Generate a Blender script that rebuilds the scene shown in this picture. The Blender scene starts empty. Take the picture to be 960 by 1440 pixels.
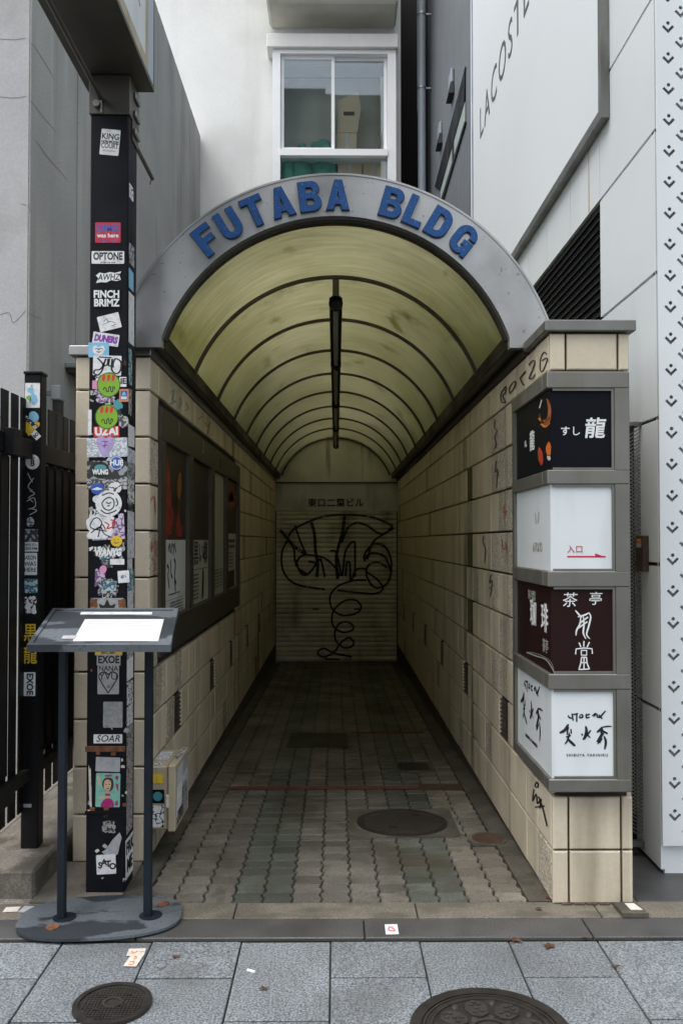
import bpy, bmesh, math, random
from mathutils import Vector, Matrix, Euler
random.seed(7)
C = bpy.context.scene.collection
SC = bpy.context.scene
PI = math.pi

# ------------------------------------------------------------------ camera
FPX = 1190.0
CAM = Vector((0, 0, 1.592))
CROT = Euler((math.radians(90 + 1.3), 0, math.radians(-0.385)))
cd = bpy.data.cameras.new('camera'); cam = bpy.data.objects.new('camera', cd); C.objects.link(cam)
cam.location = CAM; cam.rotation_euler = CROT
cd.sensor_width = 36; cd.sensor_fit = 'AUTO'; cd.lens = FPX / 1440 * 36
cd.shift_y = 14 / 1440; cd.clip_start = 0.05; cd.clip_end = 400
SC.camera = cam
# ------------------------------------------------------------------ sky and sun (overcast)
SUN_EL, SUN_AZ = math.radians(68), math.radians(232)
w = bpy.data.worlds.new('World'); SC.world = w; w.use_nodes = True
nt = w.node_tree
sky = nt.nodes.new('ShaderNodeTexSky'); sky.sky_type = 'NISHITA'; sky.sun_disc = False
sky.sun_elevation = SUN_EL; sky.sun_rotation = SUN_AZ; sky.air_density = 1.6; sky.dust_density = 4.0
hs = nt.nodes.new('ShaderNodeHueSaturation'); hs.inputs['Saturation'].default_value = 0.44
nt.links.new(sky.outputs[0], hs.inputs['Color'])
nt.links.new(hs.outputs[0], nt.nodes['Background'].inputs[0])
nt.nodes['Background'].inputs[1].default_value = 0.15
sd = bpy.data.lights.new('sun', 'SUN'); sd.energy = 0.9; sd.angle = math.radians(60); sd.color = (1, .985, .96)
sun = bpy.data.objects.new('sun', sd); C.objects.link(sun)
# direction towards the sun: behind the camera, a little to the left, high
sdir = Vector((math.sin(SUN_AZ) * math.cos(SUN_EL), math.cos(SUN_AZ) * math.cos(SUN_EL), math.sin(SUN_EL)))
sun.rotation_euler = sdir.to_track_quat('Z', 'Y').to_euler(); sun.location = (0, -5, 20)
SC.view_settings.view_transform = 'Standard'; SC.view_settings.look = 'None'
SC.view_settings.exposure = 0.93; SC.view_settings.gamma = 1.0
SC.render.engine = 'CYCLES'
SC.cycles.max_bounces = 14; SC.cycles.diffuse_bounces = 9; SC.cycles.transmission_bounces = 12; SC.cycles.transparent_max_bounces = 12
SC.cycles.use_denoising = True

# ------------------------------------------------------------------ pixel rays (photograph 960 x 1440) on real planes
RM = CROT.to_matrix()
def ray(px, py): return RM @ Vector(((px - 480) / FPX, (734 - py) / FPX, -1))
def atY(px, py, y): d = ray(px, py); return CAM + d * ((y - CAM.y) / d.y)
def atX(px, py, x): d = ray(px, py); return CAM + d * ((x - CAM.x) / d.x)
def atZ(px, py, z): d = ray(px, py); return CAM + d * ((z - CAM.z) / d.z)

# ------------------------------------------------------------------ materials
MATS = {}
def M(name, col, rough=.6, metal=0.0, var=.12, vs=4.0, fine=0.0, fs=150.0, bump=0.0, bs=90.0, bscale=(1, 1, 1), obj=0.0,
      stain=None, stain2=None, speck=None, spec=.5, rvar=0.0):
    """col: base. var/vs: broad brightness noise. fine/fs: fine grain. obj: per-object brightness.
    stain: (colour, amount, scale xyz, threshold lo, hi) noise stain in world space."""
    if name.startswith('st_') and stain is None: stain = ((.20, .19, .18), .5, (38, 38, 38), .50, .74)
    if name.startswith('sign_white') and stain is None: stain = ((.50, .52, .53), .5, (7, 7, 1.2), .54, .75)
    m = bpy.data.materials.new(name); m.use_nodes = True; t = m.node_tree; n = t.nodes; L = t.links
    b = n['Principled BSDF']; b.inputs['Roughness'].default_value = rough; b.inputs['Metallic'].default_value = metal
    b.inputs['Specular IOR Level'].default_value = spec
    geo = n.new('ShaderNodeNewGeometry'); P = geo.outputs['Position']
    def noise(scale, vec=None, detail=4, sc=(1, 1, 1)):
        q = n.new('ShaderNodeTexNoise'); q.inputs['Scale'].default_value = scale; q.inputs['Detail'].default_value = detail
        if sc != (1, 1, 1):
            mp = n.new('ShaderNodeMapping'); mp.inputs['Scale'].default_value = sc; L.new(P, mp.inputs[0]); L.new(mp.outputs[0], q.inputs['Vector'])
        else: L.new(P, q.inputs['Vector'])
        return q.outputs['Fac']
    def rng(s, a, bb, c, d):
        r = n.new('ShaderNodeMapRange'); r.inputs[1].default_value = a; r.inputs[2].default_value = bb
        r.inputs[3].default_value = c; r.inputs[4].default_value = d; L.new(s, r.inputs[0]); return r.outputs[0]
    def mul(a, s):
        x = n.new('ShaderNodeVectorMath'); x.operation = 'SCALE'; L.new(a, x.inputs[0]); L.new(s, x.inputs['Scale']); return x.outputs[0]
    rgb = n.new('ShaderNodeRGB'); rgb.outputs[0].default_value = (*col, 1); c = rgb.outputs[0]
    if var: c = mul(c, rng(noise(vs), .3, .7, 1 - var, 1 + var))
    if fine: c = mul(c, rng(noise(fs, detail=2), .3, .7, 1 - fine, 1 + fine))
    if obj:
        oi = n.new('ShaderNodeObjectInfo'); c = mul(c, rng(oi.outputs['Random'], 0, 1, 1 - obj, 1 + obj))
    def mixc(c, fac, col2):
        x = n.new('ShaderNodeMix'); x.data_type = 'RGBA'; L.new(fac, x.inputs[0]); L.new(c, x.inputs[6]); x.inputs[7].default_value = (*col2, 1); return x.outputs[2]
    for st in (stain, stain2):
        if st: c = mixc(c, rng(noise(1.0, sc=st[2], detail=5), st[3], st[4], 0, st[1]), st[0])
    if speck: c = mixc(c, rng(noise(speck[2], detail=1), speck[3], speck[4], 0, speck[1]), speck[0])
    L.new(c, b.inputs['Base Color'])
    if rvar: L.new(rng(noise(2.5), .35, .65, rough - rvar, rough + rvar), b.inputs['Roughness'])
    if bump:
        bn = n.new('ShaderNodeBump'); bn.inputs['Strength'].default_value = bump; bn.inputs['Distance'].default_value = .004
        L.new(noise(bs, sc=bscale), bn.inputs['Height']); L.new(bn.outputs[0], b.inputs['Normal'])
    MATS[name] = m; return m

GR = (.05, .06, .035)
M('tile', (.60, .53, .41), .5, var=.10, vs=3, fine=.035, fs=60, bump=.35, bs=1.0, bscale=(140, 140, 3), obj=.06,
  stain=((.13, .105, .055), .55, (5, 5, .45), .54, .74), stain2=((.045, .055, .015), .85, (2.4, 2.4, .22), .63, .70))
M('tile_rough', (.48, .425, .34), .85, var=.15, vs=14, fine=.3, fs=75, speck=((.09, .08, .06), .7, 80, .57, .63), bump=1.0, bs=70, obj=.12,
  stain=((.09, .075, .045), .6, (5, 5, .5), .5, .7))
M('tile_moss', (.085, .085, .035), .85, var=.35, vs=16, fine=.4, fs=60, bump=.6, bs=50, stain=((.03, .04, .01), .8, (8, 8, 1.2), .45, .6))
M('joint', (.030, .025, .020), .9, var=.2)
M('moss_concrete', (.085, .078, .062), .85, var=.3, vs=6, fine=.25, fs=80, stain=((.048, .047, .034), .8, (5, 5, 5), .5, .62), bump=.5, bs=60)
M('skirting', (.060, .05, .036), .8, var=.3, vs=5, fine=.2, fs=60, bump=.3)
M('steel', (.45, .45, .45), .40, .75, var=.12, vs=2, fine=.05, fs=220, rvar=.12, stain=((.24, .24, .23), .5, (3, 3, 3), .5, .7), speck=((.16, .15, .13), .6, 42, .70, .76))
M('sleeve', (.095, .088, .080), .4, .5, var=.15, vs=6, rvar=.1)
M('steel_dark', (.20, .20, .19), .4, .7, var=.12, vs=4, rvar=.1, stain=((.08, .075, .06), .6, (9, 9, 2), .5, .7))
M('frame_metal', (.21, .206, .19), .42, .6, var=.10, vs=6, rvar=.08, stain=((.14, .13, .10), .5, (8, 8, 2), .5, .7))
M('bronze', (.075, .068, .056), .45, .5, var=.2, vs=5, stain=((.09, .075, .05), .6, (8, 8, 2), .55, .75))
M('black_metal', (.008, .008, .009), .5, 0, var=.25, vs=5, rvar=.1, spec=.15)
M('pole_black', (.008, .009, .012), .55, 0, var=.25, vs=8, stain=((.11, .055, .03), .8, (14, 14, 9), .70, .76), rvar=.1, spec=.12)
M('rust', (.16, .065, .03), .85, var=.5, vs=30, fine=.3)
M('navy', (.012, .017, .024), .5, 0, var=.2, vs=8, rvar=.12, spec=.2)
M('base_grey', (.135, .155, .175), .5, .25, var=.1, vs=5, rvar=.15, stain=((.030, .036, .045), .92, (1.7, 4.5, 1), .50, .52), speck=((.05, .06, .07), .5, 95, .58, .66))
M('slab', (.172, .190, .205), .62, var=.16, vs=2.0, fine=.6, fs=130, obj=.13, bump=.25, bs=170, rvar=.12,
  speck=((.035, .04, .045), .6, 120, .55, .62), stain=((.095, .10, .10), .6, (2.6, 2.6, 2.6), .52, .70), stain2=((.07, .068, .06), .8, (13, 13, 1), .70, .74))
M('slab_joint', (.040, .045, .03), .95, var=.3, vs=8, stain=((.05, .085, .02), .8, (5, 5, 5), .52, .6))
M('kerb_light', (.150, .135, .105), .8, var=.22, vs=5, fine=.3, fs=120, obj=.06, stain=((.075, .07, .05), .7, (4, 9, 4), .48, .62))
M('kerb_dark', (.072, .071, .070), .6, var=.2, vs=5, fine=.35, fs=160, obj=.1, rvar=.15)
M('granite_dark', (.060, .060, .060), .5, var=.2, vs=4, fine=.35, fs=160, obj=.1, rvar=.15)
M('concrete_pad', (.155, .14, .115), .85, var=.25, vs=5, fine=.25, fs=110, stain=((.07, .065, .05), .7, (4, 4, 4), .48, .62), bump=.3)
M('concrete_step', (.145, .132, .11), .85, var=.25, vs=6, fine=.3, fs=90, stain=((.055, .05, .036), .8, (6, 6, 2.5), .5, .62), bump=.5, bs=50)
for nm, col in (('block_grey', (.124, .114, .097)), ('block_green', (.080, .087, .073)), ('block_edge', (.165, .150, .125))):
    M(nm, col, .58, var=.24, vs=2.6, fine=.36, fs=130, obj=.27, bump=.45, bs=110, rvar=.14, stain=((.06, .052, .036), .75, (2.2, 1.3, 1), .52, .64), stain2=((.05, .06, .03), .5, (7, 5, 1), .58, .66))
M('block_joint', (.022, .022, .014), .95, var=.3, vs=9)
M('cast_iron', (.040, .036, .033), .5, .5, var=.25, vs=20, fine=.2, fs=130, rvar=.1)
M('cast_iron_light', (.065, .058, .052), .45, .5, var=.2, vs=20, rvar=.1)
M('rusty_cover', (.075, .046, .03), .75, .2, var=.3, vs=18)
M('red_stain', (.13, .042, .028), .8, var=.3, vs=30)
M('white_wall', (.66, .67, .655), .75, var=.05, vs=1.2, fine=.03, fs=40, bump=.25, bs=35, stain=((.46, .46, .43), .5, (2.6, 2.6, .25), .52, .75), stain2=((.55, .56, .54), .6, (.8, .8, .8), .5, .62))
M('bay_plaster', (.50, .49, .43), .8, var=.08, vs=2, stain=((.28, .27, .23), .5, (1.5, 1.5, .5), .5, .7))
M('plaster', (.80, .78, .72), .8, var=.10, vs=3, stain=((.06, .055, .035), .8, (7, 7, .5), .60, .74), stain2=((.45, .42, .35), .5, (2, 2, 2), .5, .7))
M('lintel', (.60, .61, .60), .5, .1, var=.1, vs=3, stain=((.13, .125, .10), .6, (4, 4, .6), .5, .7))
M('shutter', (.70, .67, .60), .5, .1, obj=.10, var=.16, vs=3, stain=((.12, .11, .09), .65, (3, 3, 1.1), .50, .70), rvar=.1)
M('shutter_tag', (.006, .006, .006), .5, var=0)
M('tag_black', (.012, .012, .012), .6, var=0)
M('tag_red', (.38, .09, .06), .7, var=0)
M('tag_cyan', (.22, .36, .36), .7, var=0)
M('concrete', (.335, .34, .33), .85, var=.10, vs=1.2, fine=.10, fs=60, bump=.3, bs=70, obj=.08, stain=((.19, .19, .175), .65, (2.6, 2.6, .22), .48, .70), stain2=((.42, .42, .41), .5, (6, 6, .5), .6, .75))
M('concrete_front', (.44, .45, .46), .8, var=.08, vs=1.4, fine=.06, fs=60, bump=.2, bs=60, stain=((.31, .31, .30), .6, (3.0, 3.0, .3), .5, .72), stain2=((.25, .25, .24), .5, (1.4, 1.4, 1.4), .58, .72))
M('crack', (.13, .125, .115), .9, var=0)
M('shop_white', (.72, .76, .79), .42, var=.03, vs=1, obj=.03, stain=((.46, .48, .48), .4, (1.5, 1.5, .25), .55, .8))
M('shop_side', (.72, .765, .785), .45, var=.04, vs=1, obj=.04, stain=((.36, .37, .36), .4, (2.5, 2.5, .3), .54, .8))
M('banner_white', (.735, .775, .80), .6, var=.02, vs=.8)
M('seam', (.015, .016, .017), .8, var=0)
M('louvre', (.012, .012, .012), .5, .2, var=.1)
M('louvre_back', (.006, .006, .006), .9, var=0)
M('letter_grey', (.10, .105, .105), .5, .2, var=.05)
M('perf_back', (.42, .43, .44), .7, var=.06)
M('corrugated', (.155, .17, .185), .5, .2, var=.07, vs=2)
M('far_dark', (.010, .010, .010), .9, var=.1)
M('pane_pale', (.42, .50, .48), .3, var=.05)
M('pvc', (.30, .34, .38), .35, 0, var=.05, vs=2)
M('blue_letter', (.010, .070, .235), .45, 0, var=.1, vs=20, spec=.3, speck=((.30, .38, .50), .6, 190, .69, .72))
M('letter_edge', (.05, .052, .06), .5, .3, var=0)
M('white_frame', (.80, .81, .82), .4, var=.03)
M('hood', (.72, .72, .69), .7, var=.05, vs=3, stain=((.42, .41, .37), .5, (3, 3, 1), .52, .72))
M('sack_green', (.10, .36, .25), .7, var=.25, vs=9, bump=.6, bs=22)
M('cardboard', (.78, .62, .42), .8, var=.08, vs=4)
M('cardboard_slot', (.08, .06, .045), .8, var=0)
M('room', (.16, .17, .17), .9, var=.1)
M('room_floor', (.25, .22, .18), .9, var=.1)
M('sign_black', (.004, .005, .009), .45, var=0, spec=.12)
M('sign_white', (.70, .74, .77), .3, var=.02)
M('sign_brown', (.020, .0085, .0085), .45, var=.05, spec=.12)
M('ink', (.012, .012, .012), .5, var=0)
M('ink_white', (.75, .77, .78), .5, var=0)
M('ink_grey', (.32, .32, .28), .5, var=0)
M('ink_red', (.52, .012, .06), .5, var=0)
M('roe_orange', (.75, .16, .02), .4, var=.35, vs=60)
M('tuna_red', (.45, .045, .02), .4, var=.35, vs=50)
M('prawn', (.36, .10, .04), .45, var=.4, vs=60)
M('rice', (.55, .53, .50), .6, var=.2, vs=90)
M('poster_white', (.50, .52, .51), .5, var=.05)
M('poster_cream', (.36, .37, .32), .5, var=.06)
M('poster_dark', (.018, .013, .010), .4, var=.6, vs=7)
M('poster_red', (.20, .020, .010), .45, var=.6, vs=14)
M('poster_orange', (.28, .08, .012), .45, var=.4, vs=25)
M('print_faint', (.50, .505, .52), .6, var=0)
M('paper', (.60, .61, .62), .6, var=.02)
M('beige_box', (.42, .365, .255), .55, var=.08, vs=8, stain=((.24, .20, .14), .5, (9, 9, 3), .52, .7))
M('grey_box', (.26, .28, .29), .6, var=.1)
M('grey_panel_blue', (.40, .47, .53), .35, var=.04)
M('gravel_ground', (.17, .16, .14), .9, var=.2, vs=6, fine=.45, fs=70, bump=.6, bs=60)
M('asphalt', (.06, .06, .062), .85, var=.15, vs=2, fine=.3, fs=90)
M('leaf_brown', (.075, .028, .014), .7, var=.3, vs=60)
M('leaf_green', (.05, .13, .02), .7, var=.3, vs=60)
M('brick_red', (.075, .05, .038), .8, var=.3, vs=40)
M('facade', (.07, .085, .095), .7, var=.1, vs=.5)
M('facade_light', (.20, .205, .21), .7, var=.1, vs=.5)
M('facade_glass', (.03, .035, .04), .1, var=0)
M('blob_teal', (.05, .24, .30), .5, var=0); M('st_blue', (.02, .10, .42), .45, var=0)
M('st_sky', (.22, .50, .72), .45, var=.05); M('st_green', (.22, .45, .02), .45, var=.05)
M('st_red', (.62, .035, .03), .45, var=0); M('st_crimson', (.50, .012, .05), .45, var=0)
M('st_yellow', (.72, .48, .02), .5, var=.05); M('st_orange', (.72, .22, .03), .5, var=.05)
M('st_purple', (.22, .05, .34), .5, var=.05); M('st_lilac', (.42, .34, .60), .5, var=.12, vs=40)
M('st_pink', (.72, .28, .50), .5, var=.1); M('st_magenta', (.42, .012, .16), .5, var=0)
M('st_mint', (.22, .52, .42), .5, var=.06); M('st_skin', (.68, .45, .27), .5, var=0)
M('st_silver', (.34, .35, .36), .45, var=.25, vs=50); M('st_grey', (.40, .41, .43), .6, var=.12, vs=30)
M('st_white', (.74, .75, .77), .5, var=.05, vs=30); M('st_teal', (.06, .30, .34), .5, var=.05)
M('peel', (.62, .57, .52), .7, var=.15, vs=60)

def scribble(name, base, ink, scale=40, width=.035):
    m = bpy.data.materials.new(name); m.use_nodes = True; t = m.node_tree; n = t.nodes; L = t.links; b = n['Principled BSDF']
    b.inputs['Roughness'].default_value = .5
    geo = n.new('ShaderNodeNewGeometry'); oi = n.new('ShaderNodeObjectInfo')
    q = n.new('ShaderNodeTexNoise'); q.noise_dimensions = '4D'; q.inputs['Scale'].default_value = scale; q.inputs['Detail'].default_value = 1
    mu = n.new('ShaderNodeMath'); mu.operation = 'MULTIPLY'; mu.inputs[1].default_value = 97; L.new(oi.outputs['Random'], mu.inputs[0])
    L.new(geo.outputs['Position'], q.inputs['Vector']); L.new(mu.outputs[0], q.inputs['W'])
    s = n.new('ShaderNodeMath'); s.operation = 'SUBTRACT'; s.inputs[1].default_value = .5; L.new(q.outputs[0], s.inputs[0])
    a = n.new('ShaderNodeMath'); a.operation = 'ABSOLUTE'; L.new(s.outputs[0], a.inputs[0])
    r = n.new('ShaderNodeMapRange'); r.inputs[1].default_value = width; r.inputs[2].default_value = width * 1.5; L.new(a.outputs[0], r.inputs[0])
    x = n.new('ShaderNodeMix'); x.data_type = 'RGBA'; L.new(r.outputs[0], x.inputs[0]); x.inputs[6].default_value = (*ink, 1); x.inputs[7].default_value = (*base, 1)
    L.new(x.outputs[2], b.inputs['Base Color']); MATS[name] = m
scribble('sc_bw', (.70, .71, .73), (.02, .02, .02)); scribble('sc_grey', (.42, .43, .45), (.06, .06, .07), 55, .05)
scribble('sc_silver', (.30, .32, .33), (.03, .03, .035), 30, .08); scribble('sc_teal', (.45, .55, .58), (.04, .14, .2), 45, .06)
scribble('sc_lilac', (.55, .48, .62), (.16, .09, .2), 50, .05); scribble('sc_wb', (.03, .03, .03), (.60, .61, .62), 60, .05)
scribble('sc_pale', (.66, .68, .71), (.36, .39, .46), 60, .05); scribble('sc_rough', (.03, .03, .03), (.36, .35, .34), 70, .07)

def panel_mat():
    m = bpy.data.materials.new('fibreglass'); m.use_nodes = True; t = m.node_tree; n = t.nodes; L = t.links
    n.remove(n['Principled BSDF']); out = n['Material Output']
    geo = n.new('ShaderNodeNewGeometry')
    def noise(sc, det=4):
        mp = n.new('ShaderNodeMapping'); mp.inputs['Scale'].default_value = sc; L.new(geo.outputs['Position'], mp.inputs[0])
        q = n.new('ShaderNodeTexNoise'); q.inputs['Scale'].default_value = 1; q.inputs['Detail'].default_value = det; L.new(mp.outputs[0], q.inputs['Vector']); return q.outputs[0]
    def rng(s, a, b, c, d):
        r = n.new('ShaderNodeMapRange'); r.inputs[1].default_value = a; r.inputs[2].default_value = b; r.inputs[3].default_value = c; r.inputs[4].default_value = d; L.new(s, r.inputs[0]); return r.outputs[0]
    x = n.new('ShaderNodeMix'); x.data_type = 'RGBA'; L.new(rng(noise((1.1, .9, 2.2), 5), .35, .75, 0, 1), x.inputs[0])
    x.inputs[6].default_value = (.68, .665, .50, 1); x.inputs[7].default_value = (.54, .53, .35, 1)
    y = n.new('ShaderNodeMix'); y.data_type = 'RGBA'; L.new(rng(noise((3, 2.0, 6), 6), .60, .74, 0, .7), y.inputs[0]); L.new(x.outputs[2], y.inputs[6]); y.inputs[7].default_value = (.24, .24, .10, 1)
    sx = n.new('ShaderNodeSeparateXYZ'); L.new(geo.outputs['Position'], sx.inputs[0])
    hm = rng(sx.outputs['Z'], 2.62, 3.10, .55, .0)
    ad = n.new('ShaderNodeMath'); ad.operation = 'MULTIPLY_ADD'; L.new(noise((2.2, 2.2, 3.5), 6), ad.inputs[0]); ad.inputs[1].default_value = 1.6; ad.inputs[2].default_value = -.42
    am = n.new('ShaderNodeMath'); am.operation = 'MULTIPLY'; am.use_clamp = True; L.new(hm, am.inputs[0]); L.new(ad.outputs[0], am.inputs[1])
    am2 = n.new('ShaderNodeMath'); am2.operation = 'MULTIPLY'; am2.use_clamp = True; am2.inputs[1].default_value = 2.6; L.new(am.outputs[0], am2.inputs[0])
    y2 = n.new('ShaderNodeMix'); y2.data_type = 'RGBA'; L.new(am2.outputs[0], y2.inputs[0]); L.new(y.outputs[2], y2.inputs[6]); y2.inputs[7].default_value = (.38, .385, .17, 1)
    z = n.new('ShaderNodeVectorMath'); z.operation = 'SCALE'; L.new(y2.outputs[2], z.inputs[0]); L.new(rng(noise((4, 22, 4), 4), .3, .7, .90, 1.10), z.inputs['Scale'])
    tr = n.new('ShaderNodeBsdfTranslucent'); df = n.new('ShaderNodeBsdfDiffuse'); L.new(z.outputs[0], tr.inputs[0]); L.new(z.outputs[0], df.inputs[0])
    gl = n.new('ShaderNodeBsdfGlossy'); gl.inputs['Roughness'].default_value = .35
    mx = n.new('ShaderNodeMixShader'); mx.inputs[0].default_value = .92; L.new(df.outputs[0], mx.inputs[1]); L.new(tr.outputs[0], mx.inputs[2])
    fr = n.new('ShaderNodeFresnel'); fr.inputs[0].default_value = 1.4
    m2 = n.new('ShaderNodeMixShader'); L.new(fr.outputs[0], m2.inputs[0]); L.new(mx.outputs[0], m2.inputs[1]); L.new(gl.outputs[0], m2.inputs[2])
    L.new(m2.outputs[0], out.inputs[0]); MATS['fibreglass'] = m
panel_mat()
def glass_mat(name, tint, k, rough=.02):
    m = bpy.data.materials.new(name); m.use_nodes = True; t = m.node_tree; n = t.nodes; L = t.links
    n.remove(n['Principled BSDF']); out = n['Material Output']
    tr = n.new('ShaderNodeBsdfTransparent'); tr.inputs[0].default_value = (*tint, 1)
    gl = n.new('ShaderNodeBsdfGlossy'); gl.inputs['Roughness'].default_value = rough; gl.inputs[0].default_value = (.9, .95, 1, 1)
    fr = n.new('ShaderNodeFresnel'); fr.inputs[0].default_value = 1.5
    mu = n.new('ShaderNodeMath'); mu.operation = 'MULTIPLY_ADD'; mu.inputs[1].default_value = 1.3; mu.inputs[2].default_value = k; L.new(fr.outputs[0], mu.inputs[0])
    mx = n.new('ShaderNodeMixShader'); L.new(mu.outputs[0], mx.inputs[0]); L.new(tr.outputs[0], mx.inputs[1]); L.new(gl.outputs[0], mx.inputs[2])
    L.new(mx.outputs[0], out.inputs[0]); MATS[name] = m
glass_mat('glass', (.95, .98, .98), .03); glass_mat('case_glass', (.9, .9, .88), 0.0)
glass_mat('glass_low', (.95, .98, .98), .02)

# ------------------------------------------------------------------ geometry helpers
class MB:
    def __init__(s): s.v = []; s.f = []
    def add(s, vs, fs):
        k = len(s.v); s.v += [tuple(p) for p in vs]; s.f += [tuple(i + k for i in f) for f in fs]; return s
    def box(s, x0, x1, y0, y1, z0, z1, b=0.0):
        if b:
            bm = bmesh.new(); bmesh.ops.create_cube(bm, size=1)
            for q in bm.verts: q.co = Vector(((x0 + x1) / 2 + q.co.x * (x1 - x0), (y0 + y1) / 2 + q.co.y * (y1 - y0), (z0 + z1) / 2 + q.co.z * (z1 - z0)))
            bmesh.ops.bevel(bm, geom=bm.edges[:], offset=b, segments=1, affect='EDGES', profile=.5)
            bm.verts.index_update(); s.add([q.co[:] for q in bm.verts], [[q.index for q in f.verts] for f in bm.faces]); bm.free(); return s
        return s.add([(x0, y0, z0), (x1, y0, z0), (x1, y1, z0), (x0, y1, z0), (x0, y0, z1), (x1, y0, z1), (x1, y1, z1), (x0, y1, z1)],
                     [(0, 3, 2, 1), (4, 5, 6, 7), (0, 1, 5, 4), (1, 2, 6, 5), (2, 3, 7, 6), (3, 0, 4, 7)])
    def hexa(s, p):   # 8 points, bottom 4 ccw then top 4
        return s.add(p, [(0, 3, 2, 1), (4, 5, 6, 7), (0, 1, 5, 4), (1, 2, 6, 5), (2, 3, 7, 6), (3, 0, 4, 7)])
    def prism(s, loop, d):   # closed loop of points extruded by vector d
        n = len(loop); d = Vector(d); a = [Vector(p) for p in loop]
        return s.add(a + [p + d for p in a], [tuple(range(n - 1, -1, -1)), tuple(range(n, 2 * n))] + [(i, (i + 1) % n, n + (i + 1) % n, n + i) for i in range(n)])
    def cyl(s, p0, p1, r, n=12, r1=None, cap=True):
        p0, p1 = Vector(p0), Vector(p1); d = (p1 - p0).normalized(); a = d.orthogonal().normalized(); b = d.cross(a); r1 = r if r1 is None else r1
        vs = [p0 + (a * math.cos(2 * PI * i / n) + b * math.sin(2 * PI * i / n)) * r for i in range(n)] + [p1 + (a * math.cos(2 * PI * i / n) + b * math.sin(2 * PI * i / n)) * r1 for i in range(n)]
        fs = [(i, (i + 1) % n, n + (i + 1) % n, n + i) for i in range(n)]
        if cap: fs += [tuple(range(n - 1, -1, -1)), tuple(range(n, 2 * n))]
        return s.add(vs, fs)
    def ring(s, c, r0, r1, z0, z1, n=40):   # flat ring round z
        vs = []
        for i in range(n):
            a = 2 * PI * i / n; ca, sa = math.cos(a), math.sin(a)
            vs += [(c[0] + r0 * ca, c[1] + r0 * sa, z0), (c[0] + r1 * ca, c[1] + r1 * sa, z0), (c[0] + r1 * ca, c[1] + r1 * sa, z1), (c[0] + r0 * ca, c[1] + r0 * sa, z1)]
        fs = []
        for i in range(n):
            j = (i + 1) % n
            for k in range(4): fs.append((4 * i + k, 4 * i + (k + 1) % 4, 4 * j + (k + 1) % 4, 4 * j + k))
        return s.add(vs, [f[::-1] for f in fs])
    def mesh(s, name, mat=None, smooth=False):
        me = bpy.data.meshes.new(name); me.from_pydata(s.v, [], s.f); me.validate()
        bm = bmesh.new(); bm.from_mesh(me); bmesh.ops.recalc_face_normals(bm, faces=bm.faces[:]); bm.to_mesh(me); bm.free()
        if mat: me.materials.append(MATS[mat])
        if smooth:
            me.polygons.foreach_set('use_smooth', [True] * len(me.polygons)); me.set_sharp_from_angle(angle=math.radians(40))
        return me
    def build(s, name, mat, parent=None, smooth=False, **kw): return put(name, s.mesh(name, mat, smooth), parent, **kw)

def put(name, data, parent=None, loc=None, rot=None, label=None, cat=None, group=None, kind=None):
    o = bpy.data.objects.new(name, data); C.objects.link(o)
    if loc is not None: o.location = loc
    if rot is not None: o.rotation_euler = rot
    if parent is not None:
        o.parent = parent
        if parent.type == 'EMPTY' : o.matrix_parent_inverse = Matrix.Translation(-parent.location)
        else: o.matrix_parent_inverse = Matrix.Identity(4)
    for k, v in (('label', label), ('category', cat), ('group', group), ('kind', kind)):
        if v: o[k] = v
    return o
def thing(name, loc, label, cat, group=None):
    o = put(name, None, None, loc, None, label, cat, group); o.empty_display_size = .1; return o

FIT = {}
PENDING = []   # curve / text objects turned into meshes at the end
def as_mesh_later(o): PENDING.append(o); return o
def flush():
    bpy.context.view_layer.update(); dg = bpy.context.evaluated_depsgraph_get()
    res = []
    for o in PENDING: res.append(bpy.data.meshes.new_from_object(o.evaluated_get(dg)))
    for o, me in zip(PENDING, res):
        if o.name in FIT and me.vertices:
            xs = [v.co.x for v in me.vertices]; wd = max(xs) - min(xs)
            if wd > FIT[o.name]:
                for v in me.vertices: v.co.x *= FIT[o.name] / wd
        n = bpy.data.objects.new(o.name + '_tmp', me); C.objects.link(n)
        n.parent = o.parent; n.matrix_parent_inverse = o.matrix_parent_inverse.copy(); n.matrix_basis = o.matrix_basis.copy()
        for k in o.keys():
            if k in ('label', 'category', 'group', 'kind'): n[k] = o[k]
        for ch in list(o.children): ch.parent = n
        nm = o.name; bpy.data.objects.remove(o); n.name = nm; me.name = nm
def frame(origin, right, up):
    r = Vector(right).normalized(); u = Vector(up).normalized(); m = Matrix((r, u, r.cross(u))).transposed().to_4x4(); m.translation = Vector(origin); return m
def text(s, origin, right, up, h, mat, parent, name='lettering', xs=1.0, bold=0.0, align='CENTER', ext=.0006, shear=0.0, sp=1.0, valign='CENTER', label=None, fit=None):
    cu = bpy.data.curves.new(name, 'FONT'); cu.body = s; cu.size = h * (1.10 if any(ord(q) > 0x2e80 for q in s) else 1.37); cu.align_x = align; cu.align_y = valign
    cu.extrude = ext; cu.offset = bold; cu.shear = shear; cu.space_character = sp; cu.resolution_u = 3; cu.materials.append(MATS[mat])
    o = bpy.data.objects.new(name, cu); C.objects.link(o); o.parent = parent
    if parent is not None and parent.type == 'EMPTY': o.matrix_parent_inverse = Matrix.Translation(-parent.location)
    o.matrix_basis = frame(origin, right, up) @ Matrix.Diagonal((xs, 1, 1, 1))
    if label: o['label'] = label
    if fit: FIT[o.name] = fit / xs
    return as_mesh_later(o)
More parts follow.
